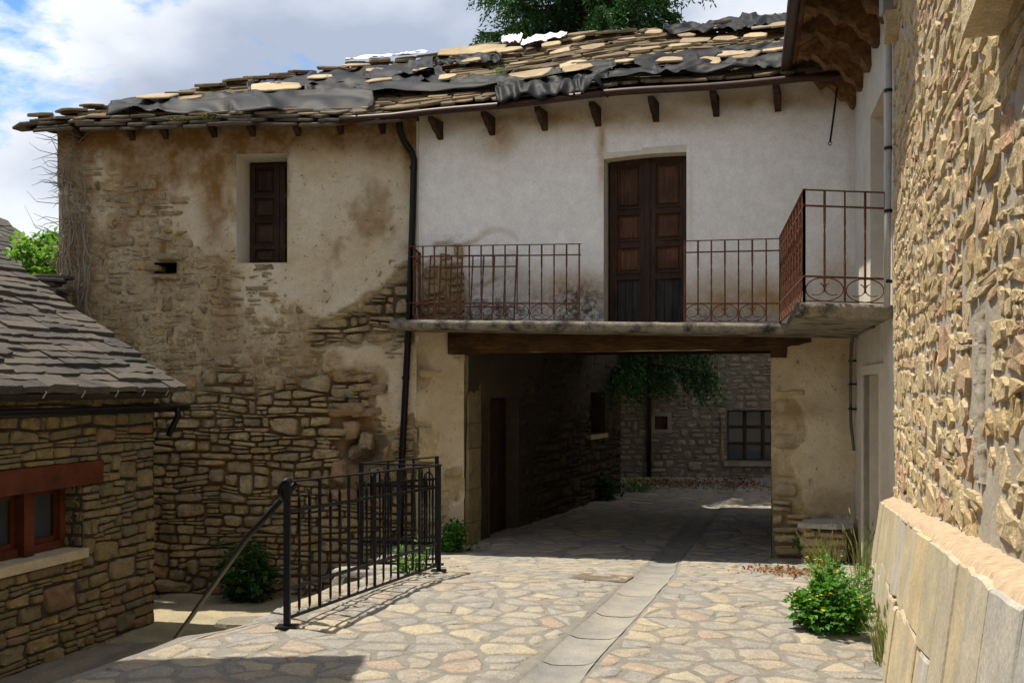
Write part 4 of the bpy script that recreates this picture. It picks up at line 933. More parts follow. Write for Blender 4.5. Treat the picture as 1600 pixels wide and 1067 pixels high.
# ================================================================ CORNER HOUSE (plastered, right)
CH = Frame(R_, (3.40, 9.1))
corner = root('corner_house', 'plastered corner house with carved timber eaves behind the balcony corner', 'house', (3.7, 11, -2.1))
yu = lambda Y: (R_[1] - Y) / -CH.U[1]
od = (yu(11.45), yu(9.98), -2.4, .10); ou_ = (yu(10.83), yu(9.78), zsl(3.7), 2.82)
levC = lambda u, z: .95 + .25 * (fbm(u * 2, z * 2, 4, 91) - .5) - .45 * sstep(.25, .05, u) * sstep(.6, .2, z) - .35 * sstep(-1.2, -2., z)
wc = sheet('wall', CH, -.02, CH.len + .3, -2.5, 3.9, .04, lambda u, z: .02 * (fbm(u * 3, z * 3, 4, 92) - .5), M['side_plaster'], corner, [od, ou_],
           {'lev': levC, 'stn': lambda u, z: .55 * sstep(.7, -1.8, z) + .3 * sstep(3.2, 3.6, z), 'grm': lambda u, z: .3 * sstep(-.8, -2, z)})
d1 = obj('doorway', *(lambda b: (b.V, b.F))(MB().fbox(CH, od[0], od[1], -2.4, od[3], -.5, -.25)), M['pier_stone'], corner, .3); reveal(CH, od, .01, -.26, M['limewash'], d1)
b = MB(); b.fbox(CH, od[0] - .12, od[0], -2.4, od[3] + .1, -.05, .025); b.fbox(CH, od[1], od[1] + .14, -2.4, od[3] + .1, -.05, .03); b.fbox(CH, od[0], od[1], od[3], od[3] + .1, -.05, .027); b.build('door_surround', M['limewash'], d1)
for k in range(6):
    a = MB(); w_ = (od[1] - od[0]) / 6; a.fbox(CH, od[0] + w_ * k + .004, od[0] + w_ * (k + 1) - .004, -2.3, od[3], -.26, -.225, rng.random()); a.build('plank', M['pier_stone'], d1)
d2 = obj('upper_doorway', *(lambda b: (b.V, b.F))(MB().fbox(CH, ou_[0], ou_[1], ou_[2], ou_[3], -.6, -.4)), M['door_wood'], corner); reveal(CH, ou_, .01, -.41, M['limewash'], d2)
# eaves: gutter, boards, carved rafter ends
ev = lambda t, n_, z: CH.P(t, z, n_)
b = MB(); b.tube([ev(t, .82, 3.83) for t in np.linspace(.05, 6, 20)], .065, 8); b.build('gutter', M['gutter_brown'], corner, True)
b = MB(); V = [ev(-.1, .85, 3.86), ev(6.2, .85, 3.86), ev(6.2, -3, 5.6), ev(-.1, -3, 5.6), ev(-.1, .85, 3.93), ev(6.2, .85, 3.93), ev(6.2, -3, 5.67), ev(-.1, -3, 5.67)]
b.add(V, BOXF); cr = b.build('roof', M['eave_wood'], corner)
for i in range(9):
    b = MB(); z = lambda n_: 3.845 + (.8 - n_) * .452; n0, n1 = .80 - i * .1, .80 - i * .1 - .094
    b.add([ev(-.08, n0, z(n0) - .025), ev(6, n0, z(n0) - .025), ev(6, n1, z(n1) - .025), ev(-.08, n1, z(n1) - .025), ev(-.08, n0, z(n0)), ev(6, n0, z(n0)), ev(6, n1, z(n1)), ev(-.08, n1, z(n1))], BOXF, rng.random()); b.build('eave_board', M['eave_wood'], cr)
for t in (.16, .95, 1.7, 2.45, 3.2, 3.95):
    prof = [(-.2, 4.28), (.70, 3.86), (.70, 3.80), (.60, 3.74), (.56, 3.78), (.48, 3.72), (.40, 3.62), (.33, 3.66), (.24, 3.60), (.18, 3.48), (.10, 3.46), (.05, 3.36), (-.2, 3.36)]
    k = len(prof); V = [CH.P(t + s_ * .10 + .02 * rng.uniform(-1, 1), zz + rng.uniform(-.012, .012), nn + rng.uniform(-.012, .012)) for s_ in (-1, 1) for (nn, zz) in prof]
    b = MB(); b.add(V, [tuple(range(k)), tuple(range(2 * k - 1, k - 1, -1))] + [((i + 1) % k, i, k + i, k + (i + 1) % k) for i in range(k)], rng.random()); b.build('carved_rafter', M['eave_wood'], corner)
# grey conduit running down the joint of the two houses
b = MB(); p = lambda x, y, Y=9.12: ((x - 800) / 1600 * Y, Y, (600 - y) / 1600 * Y)
b.tube([p(1381, -60), p(1381, 14), p(1386, 30), p(1389, 60), p(1389, 200), p(1387, 350), p(1386, 478)], .03, 8); cd = b.build('conduit', M['pipe_grey'], corner, True)
b = MB(); b.box((3.28, 9.05, 3.28), (3.40, 9.15, 3.48)); b.build('junction_box', M['pipe_grey'], cd)
for y in (142, 232, 330, 440):
    b = MB(); q = Vector(p(1388, y)); b.tube([q - Vector((0, 0, .014)), q + Vector((0, 0, .014))], .038, 8); b.build('clip', M['iron'], cd)
# cables bending down the inner corner
b = MB(); g = lambda u, z, n_: CH.P(u, z, n_)
b.tube([g(2.6, .60, .06), g(1.6, .62, .06), g(.6, .60, .06), g(.30, .50, .06), g(.22, .3, .06), g(.20, -.3, .06), g(.24, -.48, .06), g(.30, -.62, .05), g(.30, -.8, .03)], .02, 6)
b.tube([g(2.6, .56, .06), g(1.6, .58, .06), g(.6, .56, .06), g(.36, .44, .06), g(.28, .2, .06), g(.26, -.32, .06)], .012, 6); cb = b.build('cable', M['cable'], corner, True)
for z in (.28, .0, -.3):
    b = MB(); b.fbox(CH, .13, .31, z - .012, z + .012, .0, .085); b.build('clip', M['iron'], cb)

# ================================================================ STONE BUILDING (right foreground)
DX = .3125; X0 = .445; far_ = 9.05
SP = Frame((X0 + DX * far_, far_), (X0 + DX * -1.2, -1.2)); SWn = -.12
SW = Frame(SP.P(0, 0, SWn)[:2], SP.P(SP.len, 0, SWn)[:2])
bld = root('stone_building', 'sunlit golden rubble building with upright slab plinth', 'building', (2, 5, -1.8))
us_ = lambda Y: (far_ - Y) / -SP.U[1]
def ztop(u): return -(1.02) + u * .0742
levS = lambda u, z: .5 + .4 * (fbm(u * 2.5, z * 2.5, 3, 101) - .5)
def nS(u, z): return .0165 + .010 * (fbm(u * 7, z * 7, 4, 103) - .5) + .010 * (fbm(u * 22, z * 22, 3, 104) - .5)
ws = sheet('wall', SW, 0, us_(1.2), -1.1, 4.4, .035, nS, M['grey_mortar'], bld, (), {'lev': lambda u, z: .45 + .35 * fbm(u * 2, z * 2, 3, 1), 'stn': lambda u, z: 0 * u, 'grm': lambda u, z: .15 + 0 * u})
b = MB(); b.fbox(SW, 0, SW.len, -2.4, 6.2, -.6, -.12); b.build('wall_core', M['grey_mortar'], bld)
rg = random.Random(55); out = []; strip = (us_(3.95), us_(3.72), -.36, .28)
for (ua, ub, hr, wr) in ((0, us_(4.6), (.075, .15), (.20, .55)), (us_(4.6), us_(1.3), (.07, .135), (.20, .50))):
    for c in rubble(ua, ub, -1.1, 4.3, hr, wr, rg, .16, .22, .05):
        cu, cz = (c[0] + c[1]) / 2, (c[2] + c[4]) / 2
        if cz < ztop(cu) + .05 or in_rect(c, [strip], .0): continue
        s = stone(SW, c, rg.uniform(.022, .034), rg, gap=rg.uniform(-.003, .002), nb=-.05, e=4.6, jit=.16, dome=.30, tilt=.02, inner=.86, skew=.14, rough=.40, rect=rg.uniform(.3, .7))
        if s: out.append((*s, rg.random()))
emit('stone', out, M['gold_stone'], ws, 300, False)
# vertical mortar chase
b = MB(); V = []; m_ = 50
for i in range(m_ + 1):
    z = strip[2] + (strip[3] - strip[2]) * i / m_
    for (t, n_) in ((-.02, -.02), (.0, .02), (.3, .034), (.42, .012), (.58, .012), (.7, .034), (1., .02), (1.02, -.02)):
        V.append(SW.P(strip[0] + (strip[1] - strip[0]) * (t + .06 * (float(vnoise(i * .5, t * 9, 4)) - .5)), z, n_ + .012 * (float(vnoise(i * .9, t * 17, 6)) - .5)))
obj('mortar_chase', V, [(i * 8 + k, i * 8 + k + 1, (i + 1) * 8 + k + 1, (i + 1) * 8 + k) for i in range(m_) for k in range(7)], M['grey_mortar'], ws, .5, True, None, {'lev': .6, 'stn': 0., 'grm': 0.})
# jutting stone high on the wall
b = MB(); b.fbox(SW, us_(3.35), us_(1.5), 1.13, 1.36, -.1, .14, .4); b.build('jutting_slab', M['gold_stone'], ws)
b = MB(); b.fbox(SW, us_(8.75), us_(8.5), 2.90, 3.10, -.1, .12, .2); b.build('jutting_stone', M['gold_stone'], ws)
# plinth of upright slabs
pl = MB(); m_ = 60; V = []
for i in range(m_ + 1):
    u = us_(1.2) * i / m_; zt = ztop(u)
    V += [SP.P(u, -2.4, -.012 + .13 * (zt + 2.4)), SP.P(u, zt - .01, -.012)]
pl = obj('plinth', V, [(2 * i, 2 * i + 2, 2 * i + 3, 2 * i + 1) for i in range(m_)], M['ledge_mortar'], bld, .5)
b = MB(); b.fbox(SP, -.012, .0, -2.4, ztop(0) - .01, -.3, -.0); b.build('plinth_end', M['plinth_slab'], pl)
V = []; nn_ = 9; m_ = 260
for i in range(m_ + 1):
    u = us_(1.2) * i / m_
    for j in range(nn_):
        t = j / (nn_ - 1); n_ = .012 + t * (SWn - .06); V.append(SP.P(u, ztop(u) + (-.03 if j == 0 else 0) + .055 * t + .018 * (float(fbm(u * 14, t * 3, 3, 5)) - .5), n_ + (.012 * (float(vnoise(u * 9, 0, 2)) - .5) if j == 0 else 0)))
obj('plinth_ledge', V, [(i * nn_ + k, (i + 1) * nn_ + k, (i + 1) * nn_ + k + 1, i * nn_ + k + 1) for i in range(m_) for k in range(nn_ - 1)], M['ledge_mortar'], pl, .5, True)
rg = random.Random(12); u = .0; slabs = []
def up_slab(c, r):
    ua, ub, z00, z10, z11, z01 = c; g_ = .005; j_ = lambda: rg.uniform(-.008, .008); q = []
    for (x0, y0, x1, y1) in ((ua + g_, z00 + g_, ub - g_, z10 + g_), (ub - g_, z10 + g_, ub - g_, z11 - g_), (ub - g_, z11 - g_, ua + g_, z01 - g_), (ua + g_, z01 - g_, ua + g_, z00 + g_)):
        for t in (0, .33, .66): q.append((x0 + (x1 - x0) * t + j_(), y0 + (y1 - y0) * t + j_()))
    q = np.array(q); cc = q.mean(0); i_ = cc + (q - cc) * .975; p_ = rg.uniform(.004, .02); tu = rg.uniform(-.02, .02); m = 12
    s = (np.concatenate((SP.P(q[:, 0], q[:, 1], -.03), SP.P(q[:, 0], q[:, 1], p_ * .6 + tu * (q[:, 0] - cc[0])), SP.P(i_[:, 0], i_[:, 1], p_ + tu * (i_[:, 0] - cc[0])), SP.P(cc[:1], cc[1:], np.array([p_])))),
         [f for k in range(m) for f in ((k, (k + 1) % m, m + (k + 1) % m, m + k), (m + k, m + (k + 1) % m, 2 * m + (k + 1) % m, 2 * m + k), (2 * m + k, 2 * m + (k + 1) % m, 3 * m))])
    if s:
        V_ = s[0]; k_ = .13 * np.clip(ztop((c[0] + c[1]) / 2) - V_[:, 2], 0, 2); V_[:, 0] += SP.N[0] * k_; V_[:, 1] += SP.N[1] * k_; slabs.append((V_, s[1], r))
while u < us_(1.4):
    w = rg.uniform(.30, .72); h = rg.uniform(.38, .62); a, b_ = u, u + w; t0, t1 = ztop(a), ztop(b_); m0, m1 = t0 - h + rg.uniform(-.06, .06), t1 - h + rg.uniform(-.06, .06)
    up_slab((a, b_, m0, m1, t1 - .01, t0 - .01), rg.random())
    if rg.random() < .55:
        c = a + w * rg.uniform(.35, .65); mm = (m0 + m1) / 2; up_slab((a, c, -2.45, -2.45, mm - .005, m0 - .005), rg.random()); up_slab((c, b_, -2.45, -2.45, m1 - .005, mm - .005), rg.random())
    else: up_slab((a, b_, -2.45, -2.45, m1 - .005, m0 - .005), rg.random())
    u += w
emit('upright_slab', slabs, M['plinth_slab'], pl, 300, False)

# ================================================================ COTTAGE (left)
CT = Frame((-4.55 - .27 * 7.5, 5.5), (-4.55, 13.0))
cot = root('stone_cottage', 'low rubble cottage with slate slab roof and red window lintel', 'cottage', (-5, 11, -3.05))
def cp(x, y, n=0.): return CT.pix(x, y, n)
ku1, kz1 = cp(129, 752); ku0 = cp(-150, 752)[0]; kz0 = cp(60, 872)[1]; kz1 = cp(60, 764)[1]
op = (ku0, ku1, kz0, kz1)
lint = (cp(-150, 740)[0], cp(158, 740)[0], kz1 - .02, kz1 + .24)
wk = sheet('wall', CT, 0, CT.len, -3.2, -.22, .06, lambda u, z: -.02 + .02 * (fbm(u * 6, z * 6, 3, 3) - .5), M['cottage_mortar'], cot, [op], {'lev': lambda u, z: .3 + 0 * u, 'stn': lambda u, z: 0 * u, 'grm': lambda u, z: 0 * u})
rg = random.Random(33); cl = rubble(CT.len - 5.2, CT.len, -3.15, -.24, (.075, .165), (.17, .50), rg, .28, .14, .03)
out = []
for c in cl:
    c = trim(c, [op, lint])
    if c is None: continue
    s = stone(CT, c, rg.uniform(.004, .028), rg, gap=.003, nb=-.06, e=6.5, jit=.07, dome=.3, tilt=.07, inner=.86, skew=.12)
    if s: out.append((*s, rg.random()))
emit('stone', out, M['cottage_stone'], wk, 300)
b = MB(); b.fbox(CT, 0, CT.len - .02, -3.2, -.2, -3.4, -.5); core = b.build('wall_core', M['dark'], cot)
CE = Frame((-4.55, 13.0), (-4.55 - .966 * 3.6, 13.0 + .26 * 3.6))
sheet('wall', CE, 0, 3.6, -3.2, -.2, .3, lambda u, z: 0 * u, M['cottage_mortar'], cot, (), {'lev': lambda u, z: .3 + 0 * u, 'stn': lambda u, z: 0 * u, 'grm': lambda u, z: 0 * u})
cl = rubble(0, .7, -3.15, -.24, (.10, .2), (.25, .5), rg, .2, .1, .02)
emit('stone', stones_for(CE, cl, rg, None, pr=(.0, .03)), M['cottage_stone'], wk, 300)
# stone reveal at the window's right side
RV = Frame(CT.P(ku1, 0, -.30)[:2], CT.P(ku1, 0, 0)[:2]); RV.N = -CT.U.copy()
V = [CT.P(ku1, kz0, 0), CT.P(ku1, kz0, -.34), CT.P(ku1, kz1, -.34), CT.P(ku1, kz1, 0)]; obj('reveal', V, [(0, 1, 2, 3)], M['cottage_mortar'], wk, .5, False, None, {'lev': .3, 'stn': 0., 'grm': 0.})
z = kz0
while z < kz1 - .03:
    h = rg.uniform(.11, .2); h = min(h, kz1 - z); u = 0.
    while u < .28:
        w = rg.uniform(.12, .3); w = min(w, .30 - u); s = stone(RV, (u, u + w, z, z, z + h, z + h), .012, rg, gap=.006, nb=-.02, e=7, jit=.06, dome=.3)
        if s: obj('stone', *s, M['cottage_stone'], wk, rg.random(), True)
        u += w
    z += h
V = [CT.P(ku0, kz1, 0), CT.P(ku1, kz1, 0), CT.P(ku1, kz1, -.34), CT.P(ku0, kz1, -.34)]; obj('reveal', V, [(3, 2, 1, 0)], M['red_wood'], wk, .4)
b = MB(); b.fbox(CT, *lint, -.1, .035, .6); b.build('lintel', M['red_wood'], cot)
b = MB(); V = []
s0, s1 = ku0, ku1 + .02
b.fbox(CT, s0, s1, kz0 - .10, kz0 + .005, -.32, .07, .5); b.build('sill', M['plinth_slab'], cot)
wn_ = obj('window', *(lambda b: (b.V, b.F))(MB().fbox(CT, ku0, ku1, kz0, kz1, -.42, -.36)), M['dark'], cot)
def bar(u0, u1, z0, z1, n0, n1, nm='window_frame', par=None, mat='red_wood'):
    b = MB(); b.fbox(CT, u0, u1, z0, z1, n0, n1, rng.random()); return b.build(nm, M[mat], par or wn_)
fz0, fz1 = kz0 + .01, kz1 - .002
mu0, mu1 = cp(28, 800, -.22)[0], cp(44, 800, -.22)[0]
bar(ku0, ku1 - .005, fz0, fz0 + .09, -.34, -.22); bar(ku0, ku1 - .005, fz1 - .05, fz1, -.34, -.22); bar(ku1 - .10, ku1 - .006, fz0 + .09, fz1 - .05, -.34, -.22); bar(mu0, mu1, fz0 + .002, fz1, -.30, -.14, 'mullion')
for (a, c) in ((mu1, ku1 - .10), (mu0 - .9, mu0)):
    bar(a, a + .06, fz0 + .09, fz1 - .05, -.33, -.26, 'sash'); bar(c - .06, c, fz0 + .09, fz1 - .05, -.33, -.26, 'sash'); bar(a + .06, c - .06, fz0 + .09, fz0 + .15, -.33, -.262, 'sash'); bar(a + .06, c - .06, fz1 - .11, fz1 - .05, -.33, -.262, 'sash')
    bar(a + .06, c - .06, fz0 + .15, fz1 - .11, -.31, -.30, 'pane', None, 'glass')
# slab roof
th = math.radians(33); cu_ = np.array((.261, .9654, 0)); out_ = np.array((.9654, -.261, 0)); cv = -out_ * math.cos(th) + np.array((0, 0, math.sin(th))); cn = np.cross(cu_, cv); cn = cn if cn[2] > 0 else -cn
ce = np.array((-4.30, 13.12, -.12))     # far end of the eave
CRP = lambda t, s, h=0.: ce - cu_ * t + cv * s + cn * h
b = MB(); V = [CRP(0.05, .05, -.10), CRP(8, .05, -.10), CRP(8, 4.2, -.10), CRP(.05, 4.2, -.10), CRP(.05, .05, -.02), CRP(8, .05, -.02), CRP(8, 4.2, -.02), CRP(.05, 4.2, -.02)]
b.add(V, [tuple(reversed(f)) for f in BOXF]); croof = b.build('roof', M['slate'], cot)
rg = random.Random(91); out = []; s = -.05; row = 0
while s < 4.0:
    t = rg.uniform(-.06, .02)
    while t < 5.6:
        w = rg.uniform(.30, .72); l = rg.uniform(.36, .44)
        d_, v_, n_ = -cu_, cv, cn
        c = CRP(t + w / 2, s + l / 2 - .02 + rg.uniform(-.015, .015), .012 + rg.uniform(0, .012))
        # straight-edged roughly split slab: quad outline with broken corners
        k = []; hw, hl = w / 2 * .998, l / 2
        for (x, y) in ((-1, -1), (-.5, -1), (0, -1), (.5, -1), (1, -1), (1, 1), (-1, 1)):
            k.append((x * hw + (rg.uniform(-.012, .012) if abs(x) == 1 else 0), y * hl + rg.uniform(-.022, .016) * (y < 0)))
        thk = rg.uniform(.05, .085); ti = rg.uniform(.11, .17); vv = v_ * math.cos(ti) - n_ * math.sin(ti)
        n2 = np.cross(d_, vv); n2 = n2 if n2[2] > 0 else -n2; up = n_ * (hl * math.sin(ti))
        lo = [c + up + d_ * x + vv * y for x, y in k]; hi = [c + up + d_ * x * .99 + vv * (y + (.012 if y < 0 else 0)) + n2 * thk * rg.uniform(.85, 1.1) for x, y in k]; m7 = len(k)
        F = [tuple(range(m7)), tuple(m7 + i for i in range(m7 - 1, -1, -1))] + [((i + 1) % m7, i, m7 + i, m7 + (i + 1) % m7) for i in range(m7)]
        out.append((np.array(lo + hi), F, rg.random())); t += w
    s += rg.uniform(.150, .180); row += 1
emit('slab', out, M['slate'], croof, 300, False)
# gutter, hooks, outlet
b = MB(); b.tube([CRP(t, -.02, 0) + np.array((0, 0, -.17)) + out_ * -.02 for t in np.linspace(-.25, 7.5, 12)], .05, 8); gt = b.build('gutter', M['gutter_black'], cot, True)
b = MB(); e0 = CRP(.02, -.02, 0) + np.array((0, 0, -.17)); b.tube([e0, e0 + np.array((.02, 0, -.10)), e0 - out_ * .08 + np.array((0, 0, -.28)), e0 - out_ * .12 + np.array((0, 0, -.36))], .04, 8); b.build('outlet', M['gutter_black'], gt, True)
for x in (57, 118, 171, 213, 250):
    # metal slab hooks on the lowest course
    a = (x - 800) / 1600; t = (a * ce[1] - ce[0]) / (-cu_[0] + a * cu_[1]) ; q0 = CRP(t, -.06, .10); b = MB(); b.beam(q0 + cv * .10, q0 - cv * .02, .022, .006); b.beam(q0 - cv * .02, q0 - cv * .02 - cn * .08, .022, .006); b.build('slab_hook', M['galv'], croof)

# ================================================================ HOUSES BEHIND
bh = root('slate_house', 'distant house with dark slate roof rising behind the cottage roof', 'house', (-11, 20, -3))
rp0 = np.array((-8.9, 21.6, 1.6)); ru = np.array((.5, .866, 0)); rv = np.array((-.62, .36, .52)); rv /= np.linalg.norm(rv); rn = np.cross(ru, rv); rn = rn if rn[2] > 0 else -rn
b = MB(); V = [rp0 - ru * 0 - rn * .1, rp0 - ru * 9 - rn * .1, rp0 - ru * 9 + rv * 3.4 - rn * .1, rp0 + rv * 3.4 - rn * .1]; V += [v + rn * .08 for v in V]; b.add(V, [tuple(reversed(f)) for f in BOXF]); r2 = b.build('roof', M['slate'], bh)
rg = random.Random(14); out = []; s = 0
while s < 3.4:
    t = rg.uniform(-.1, 0)
    while t < 6: 
        w = rg.uniform(.3, .7); out.append((*slab(rp0 - ru * (t + w / 2) + rv * (s + .2) + rn * .02, -ru, rv, rn, w, .48, .05, rg, 7, -.07, rg.uniform(-.06, .06)), rg.random())); t += w
    s += .19
emit('slab', out, M['slate'], r2, 300, False)
b = MB(); q = [rp0 - ru * .3 + rv * .4, rp0 - ru * 9 + rv * .4, rp0 - ru * 9 + rv * 3.3, rp0 - ru * .3 + rv * 3.3]
b.add([(p[0], p[1], -3.2) for p in q] + [(p[0], p[1], p[2] - .12) for p in q], [tuple(reversed(f)) for f in BOXF]); b.build('wall', M['cottage_stone'], bh)
# dry slabs stacked on a wall end beyond the cottage
st_ = root('slab_stack', 'grey slabs piled on a wall end between cottage roof and vines', 'slab pile', (-6.4, 14.4, 1.0))
for i in range(9):
    c = np.array((-6.55 + rg.uniform(-.1, .1), 14.45 + rg.uniform(-.05, .05), 1.02 + i * .058)); V, F = slab(c, np.array((1., 0, 0)), np.array((0, 1., 0)), np.array((0, 0, 1.)), rg.uniform(.55, .8) - .03 * i, .5, .05, rg, 8, rg.uniform(-.06, .06), rg.uniform(-.3, .3)); obj('slab', V, F, M['slate'], st_, rg.random())
b = MB(); b.box((-6.9, 14.25, -3.1), (-6.2, 14.7, 1.01)); b.build('wall_end', M['house_stone'], st_)

FW = Frame((.4, 25.05), (11, 24.1))
fh = root('far_house', 'shaded grey stone house with barred window beyond the passage', 'house', (4, 24.8, -2.25))
fw0, fz1_ = FW.pix(1137, 641); fw1, fz0_ = FW.pix(1222, 720); sh0, shz1 = FW.pix(1023, 650); sh1, shz0 = FW.pix(1043, 671)
OPF = [(fw0, fw1, fz0_, fz1_), (sh0, sh1, shz0, shz1)]
levF = lambda u, z: .45 + .5 * (fbm(u * 1.4, z * 1.4, 4, 111) - .5)
wf = sheet('wall', FW, 0, FW.len, -2.6, 4.5, .08, lambda u, z: .012 * (fbm(u * 5, z * 5, 3, 112) - .5) + .015 * sstep(.4, .7, levF(u, z)), M['far_mortar'], fh, OPF, {'lev': levF, 'stn': lambda u, z: .2 * sstep(0, -2, z), 'grm': lambda u, z: .4 * fbm(u, z, 3, 2)})
rg = random.Random(3); cl = rubble(1.6, 7.2, -2.4, 1.1, (.10, .19), (.18, .5), rg, .25, .1, .03)
emit('stone', stones_for(FW, cl, rg, None, OPF, pr=(.005, .045)), M['far_stone'], wf, 300)
fwn = obj('window', *(lambda b: (b.V, b.F))(MB().fbox(FW, fw0, fw1, fz0_, fz1_, -.3, -.2)), M['curtain'], fh); reveal(FW, OPF[0], .04, -.22, M['far_stone'], fwn)
for k in range(4):
    b = MB(); u = fw0 + (fw1 - fw0) * k / 3; b.fbox(FW, u - .04, u + .04, fz0_, fz1_, -.19, -.14); b.build('bar', M['door_wood'], fwn)
for k in range(4):
    b = MB(); z = fz0_ + (fz1_ - fz0_) * k / 3; b.fbox(FW, fw0, fw1, z - .035, z + .035, -.19, -.145); b.build('bar', M['door_wood'], fwn)
for i in range(3):
    for j in range(3):
        b = MB(); b.fbox(FW, fw0 + (fw1 - fw0) * i / 3 + .04, fw0 + (fw1 - fw0) * (i + 1) / 3 - .04, fz0_ + (fz1_ - fz0_) * j / 3 + .035, fz0_ + (fz1_ - fz0_) * (j + 1) / 3 - .035, -.195, -.185); b.build('pane', M['glass'], fwn)
b = MB(); b.fbox(FW, fw0 - .1, fw1 + .2, fz0_ - .12, fz0_ - .01, -.1, .12); b.build('sill', M['far_stone'], fwn)
shn = obj('shutter', *(lambda b: (b.V, b.F))(MB().fbox(FW, sh0, sh1, shz0, shz1, -.12, -.04)), M['door_red'], fh)
b = MB(); b.fbox(FW, sh0 - .1, sh1 + .1, shz1, shz1 + .1, -.1, .03); b.fbox(FW, sh0 - .1, sh1 + .1, shz0 - .08, shz0, -.1, .03); b.fbox(FW, sh0 - .1, sh0, shz0, shz1, -.1, .028); b.fbox(FW, sh1, sh1 + .1, shz0, shz1, -.1, .028); b.build('frame', M['far_stone'], shn)
c = (FW.pix(1114, 700)[0], FW.pix(1136, 700)[0], *[FW.pix(1120, 744)[1]] * 2, *[FW.pix(1120, 642)[1]] * 2); s = stone(FW, c, .07, rg, e=3.2, jit=.05, dome=.3, nb=-.05, nseg=14); obj('jamb_stone', *s, M['pier_stone'], wf, .3, True)
b = MB(); u = FW.pix(1014, 600)[0]; b.tube([FW.P(u, z, .09) for z in (-2.25, -1, 0, 1, 2, 4)], .055, 8); b.build('downpipe', M['gutter_black'], fh, True)
b = MB(); V = [FW.P(0, 4.4, .6), FW.P(FW.len, 4.4, .6), FW.P(FW.len, 6.2, -4), FW.P(0, 6.2, -4)]; V += [v + np.array((0, 0, .1)) for v in V]; b.add(V, BOXF); b.build('roof', M['slate'], fh)

b = MB(); b.box((8.6, 14.5, -2.4), (9.2, 24.6, 4.5)); cw = b.build('light_block_wall', M['far_stone']); meta(cw, 'unseen tall wall added to keep light out of the passage', 'wall')  # added out of sight behind the pier to block light reaching the passage
# neighbour on the near left, out of the picture: its broad eaves shade the foot of the street
nb = root('eaves_house', 'stone house with broad eaves shading the near street', 'house', (-5.6, 2, -3.1))
b = MB(); b.box((-8.5, -4, -3.16), (-4.1, 6.3, 3.4)); b.build('wall', M['cottage_stone'], nb)
b = MB(); e0 = (-2.42, 6.75); V = [(e0[0], -5, 2.84), (e0[0], e0[1], 2.84), (-6.2, e0[1], 4.9), (-6.2, -5, 4.9), (e0[0], -5, 2.94), (e0[0], e0[1], 2.94), (-6.2, e0[1], 5.), (-6.2, -5, 5.)]
b.add(V, BOXF); b.build('roof', M['slate'], nb)

# ================================================================ STAIRS AND IRON RAILING
stairs = root('stone_stairs', 'stone steps going down from the street behind the black railing', 'stairs', (-2, 8, -3.0))
sd = np.array((-.60, .80)); sn = np.array((.80, .60)); s0 = np.array((-1.85, 7.02))
for i in range(7):
    p = s0 + sd * (.30 * i); z = -1.80 - .18 * i; b = MB(); q = [p, p + sn * 1.15 * (.35 if i < 2 else .6), p + sn * 1.15 * (.35 if i < 2 else .6) + sd * .34, p + sd * .34]
    b.add([(*v, -3.2) for v in q] + [(*v, z) for v in q], BOXF, rg.random()); b.build('step', M['flag'], stairs)
c = np.array((-1.93, 7.25, -1.74)); V, F = slab(c, np.array((1., 0, 0)), np.array((0, 1., 0)), np.array((0, 0, 1.)), .34, .30, .07, rg, 9); obj('loose_step_stone', V, F, M['rock'], stairs, .4)

rail = root('iron_railing', 'black wrought-iron railing with twisted bars and handrail at the stair head', 'railing', (-1.54, 6.9, -1.65))
gz = lambda x, y: float(zs(x, y))
Np = (-1.52, 6.92); Ap = (-.68, 9.5); Bp = (-1.44, 9.78); Cp = (-.80, 10.9)
def iron_panel(p, q, H=1.0, n_main=6, bot=.07, H2=None):
    H2 = H2 or H
    p3 = Vector((*p, gz(*p))); q3 = Vector((*q, gz(*q))); at = lambda t, h: p3.lerp(q3, t) + Vector((0, 0, h * (1 + (H2 / H - 1) * t)))
    b = MB(); b.beam(at(-.01, H), at(1.01, H), .045, .012); o = b.build('top_rail', M['iron'], rail)
    for h in (H * .80, H * .27, bot):
        b = MB(); b.beam(at(0, h), at(1, h), .014, .026 if h > bot else .02); b.build('cross_rail', M['iron'], rail)
    for i in range(1, n_main): b = MB(); b.beam(at(i / n_main, bot), at(i / n_main, H), .022, .022); b.build('bar', M['iron'], rail)
    d = (q3 - p3).normalized()
    for i in range(n_main):
        for f in (.36, .68):
            t = (i + f) / n_main; b = MB(); b.twist(at(t, H * .12), at(t, H * .88), .017, 3.2, .30, .72, 20)
            hk = [at(t, H * .88) + d * x + Vector((0, 0, z)) for x, z in ((0, 0), (-.006, .025), (-.022, .045), (-.042, .052))]; b.tube(hk, .0085, 5)
            hk = [at(t, H * .12) + d * x + Vector((0, 0, z)) for x, z in ((0, 0), (-.006, -.02), (-.022, -.035))]; b.tube(hk, .0085, 5)
            b.build('twisted_bar', M['iron'], rail)
iron_panel(Np, Ap, .99, 6); iron_panel(Ap, Bp, .99, 2, H2=1.02); iron_panel(Bp, Cp, 1.02, 3, H2=1.16)
for (p, w, h_) in ((Np, .042, 1.), (Ap, .042, 1.), (Bp, .042, 1.03), (Cp, .04, 1.17)):
    z = gz(*p); b = MB(); b.box((p[0] - w / 2, p[1] - w / 2, z), (p[0] + w / 2, p[1] + w / 2, z + h_)); b.build('post', M['iron'], rail)
    b = MB(); b.box((p[0] - .07, p[1] - .06, z + .004), (p[0] + .07, p[1] + .06, z + .022)); b.build('base_plate', M['iron'], rail)
b = MB(); zN = gz(*Np); e = Vector((-2.78, 8.46, -2.10)); t0 = Vector((Np[0], Np[1], zN + .99))
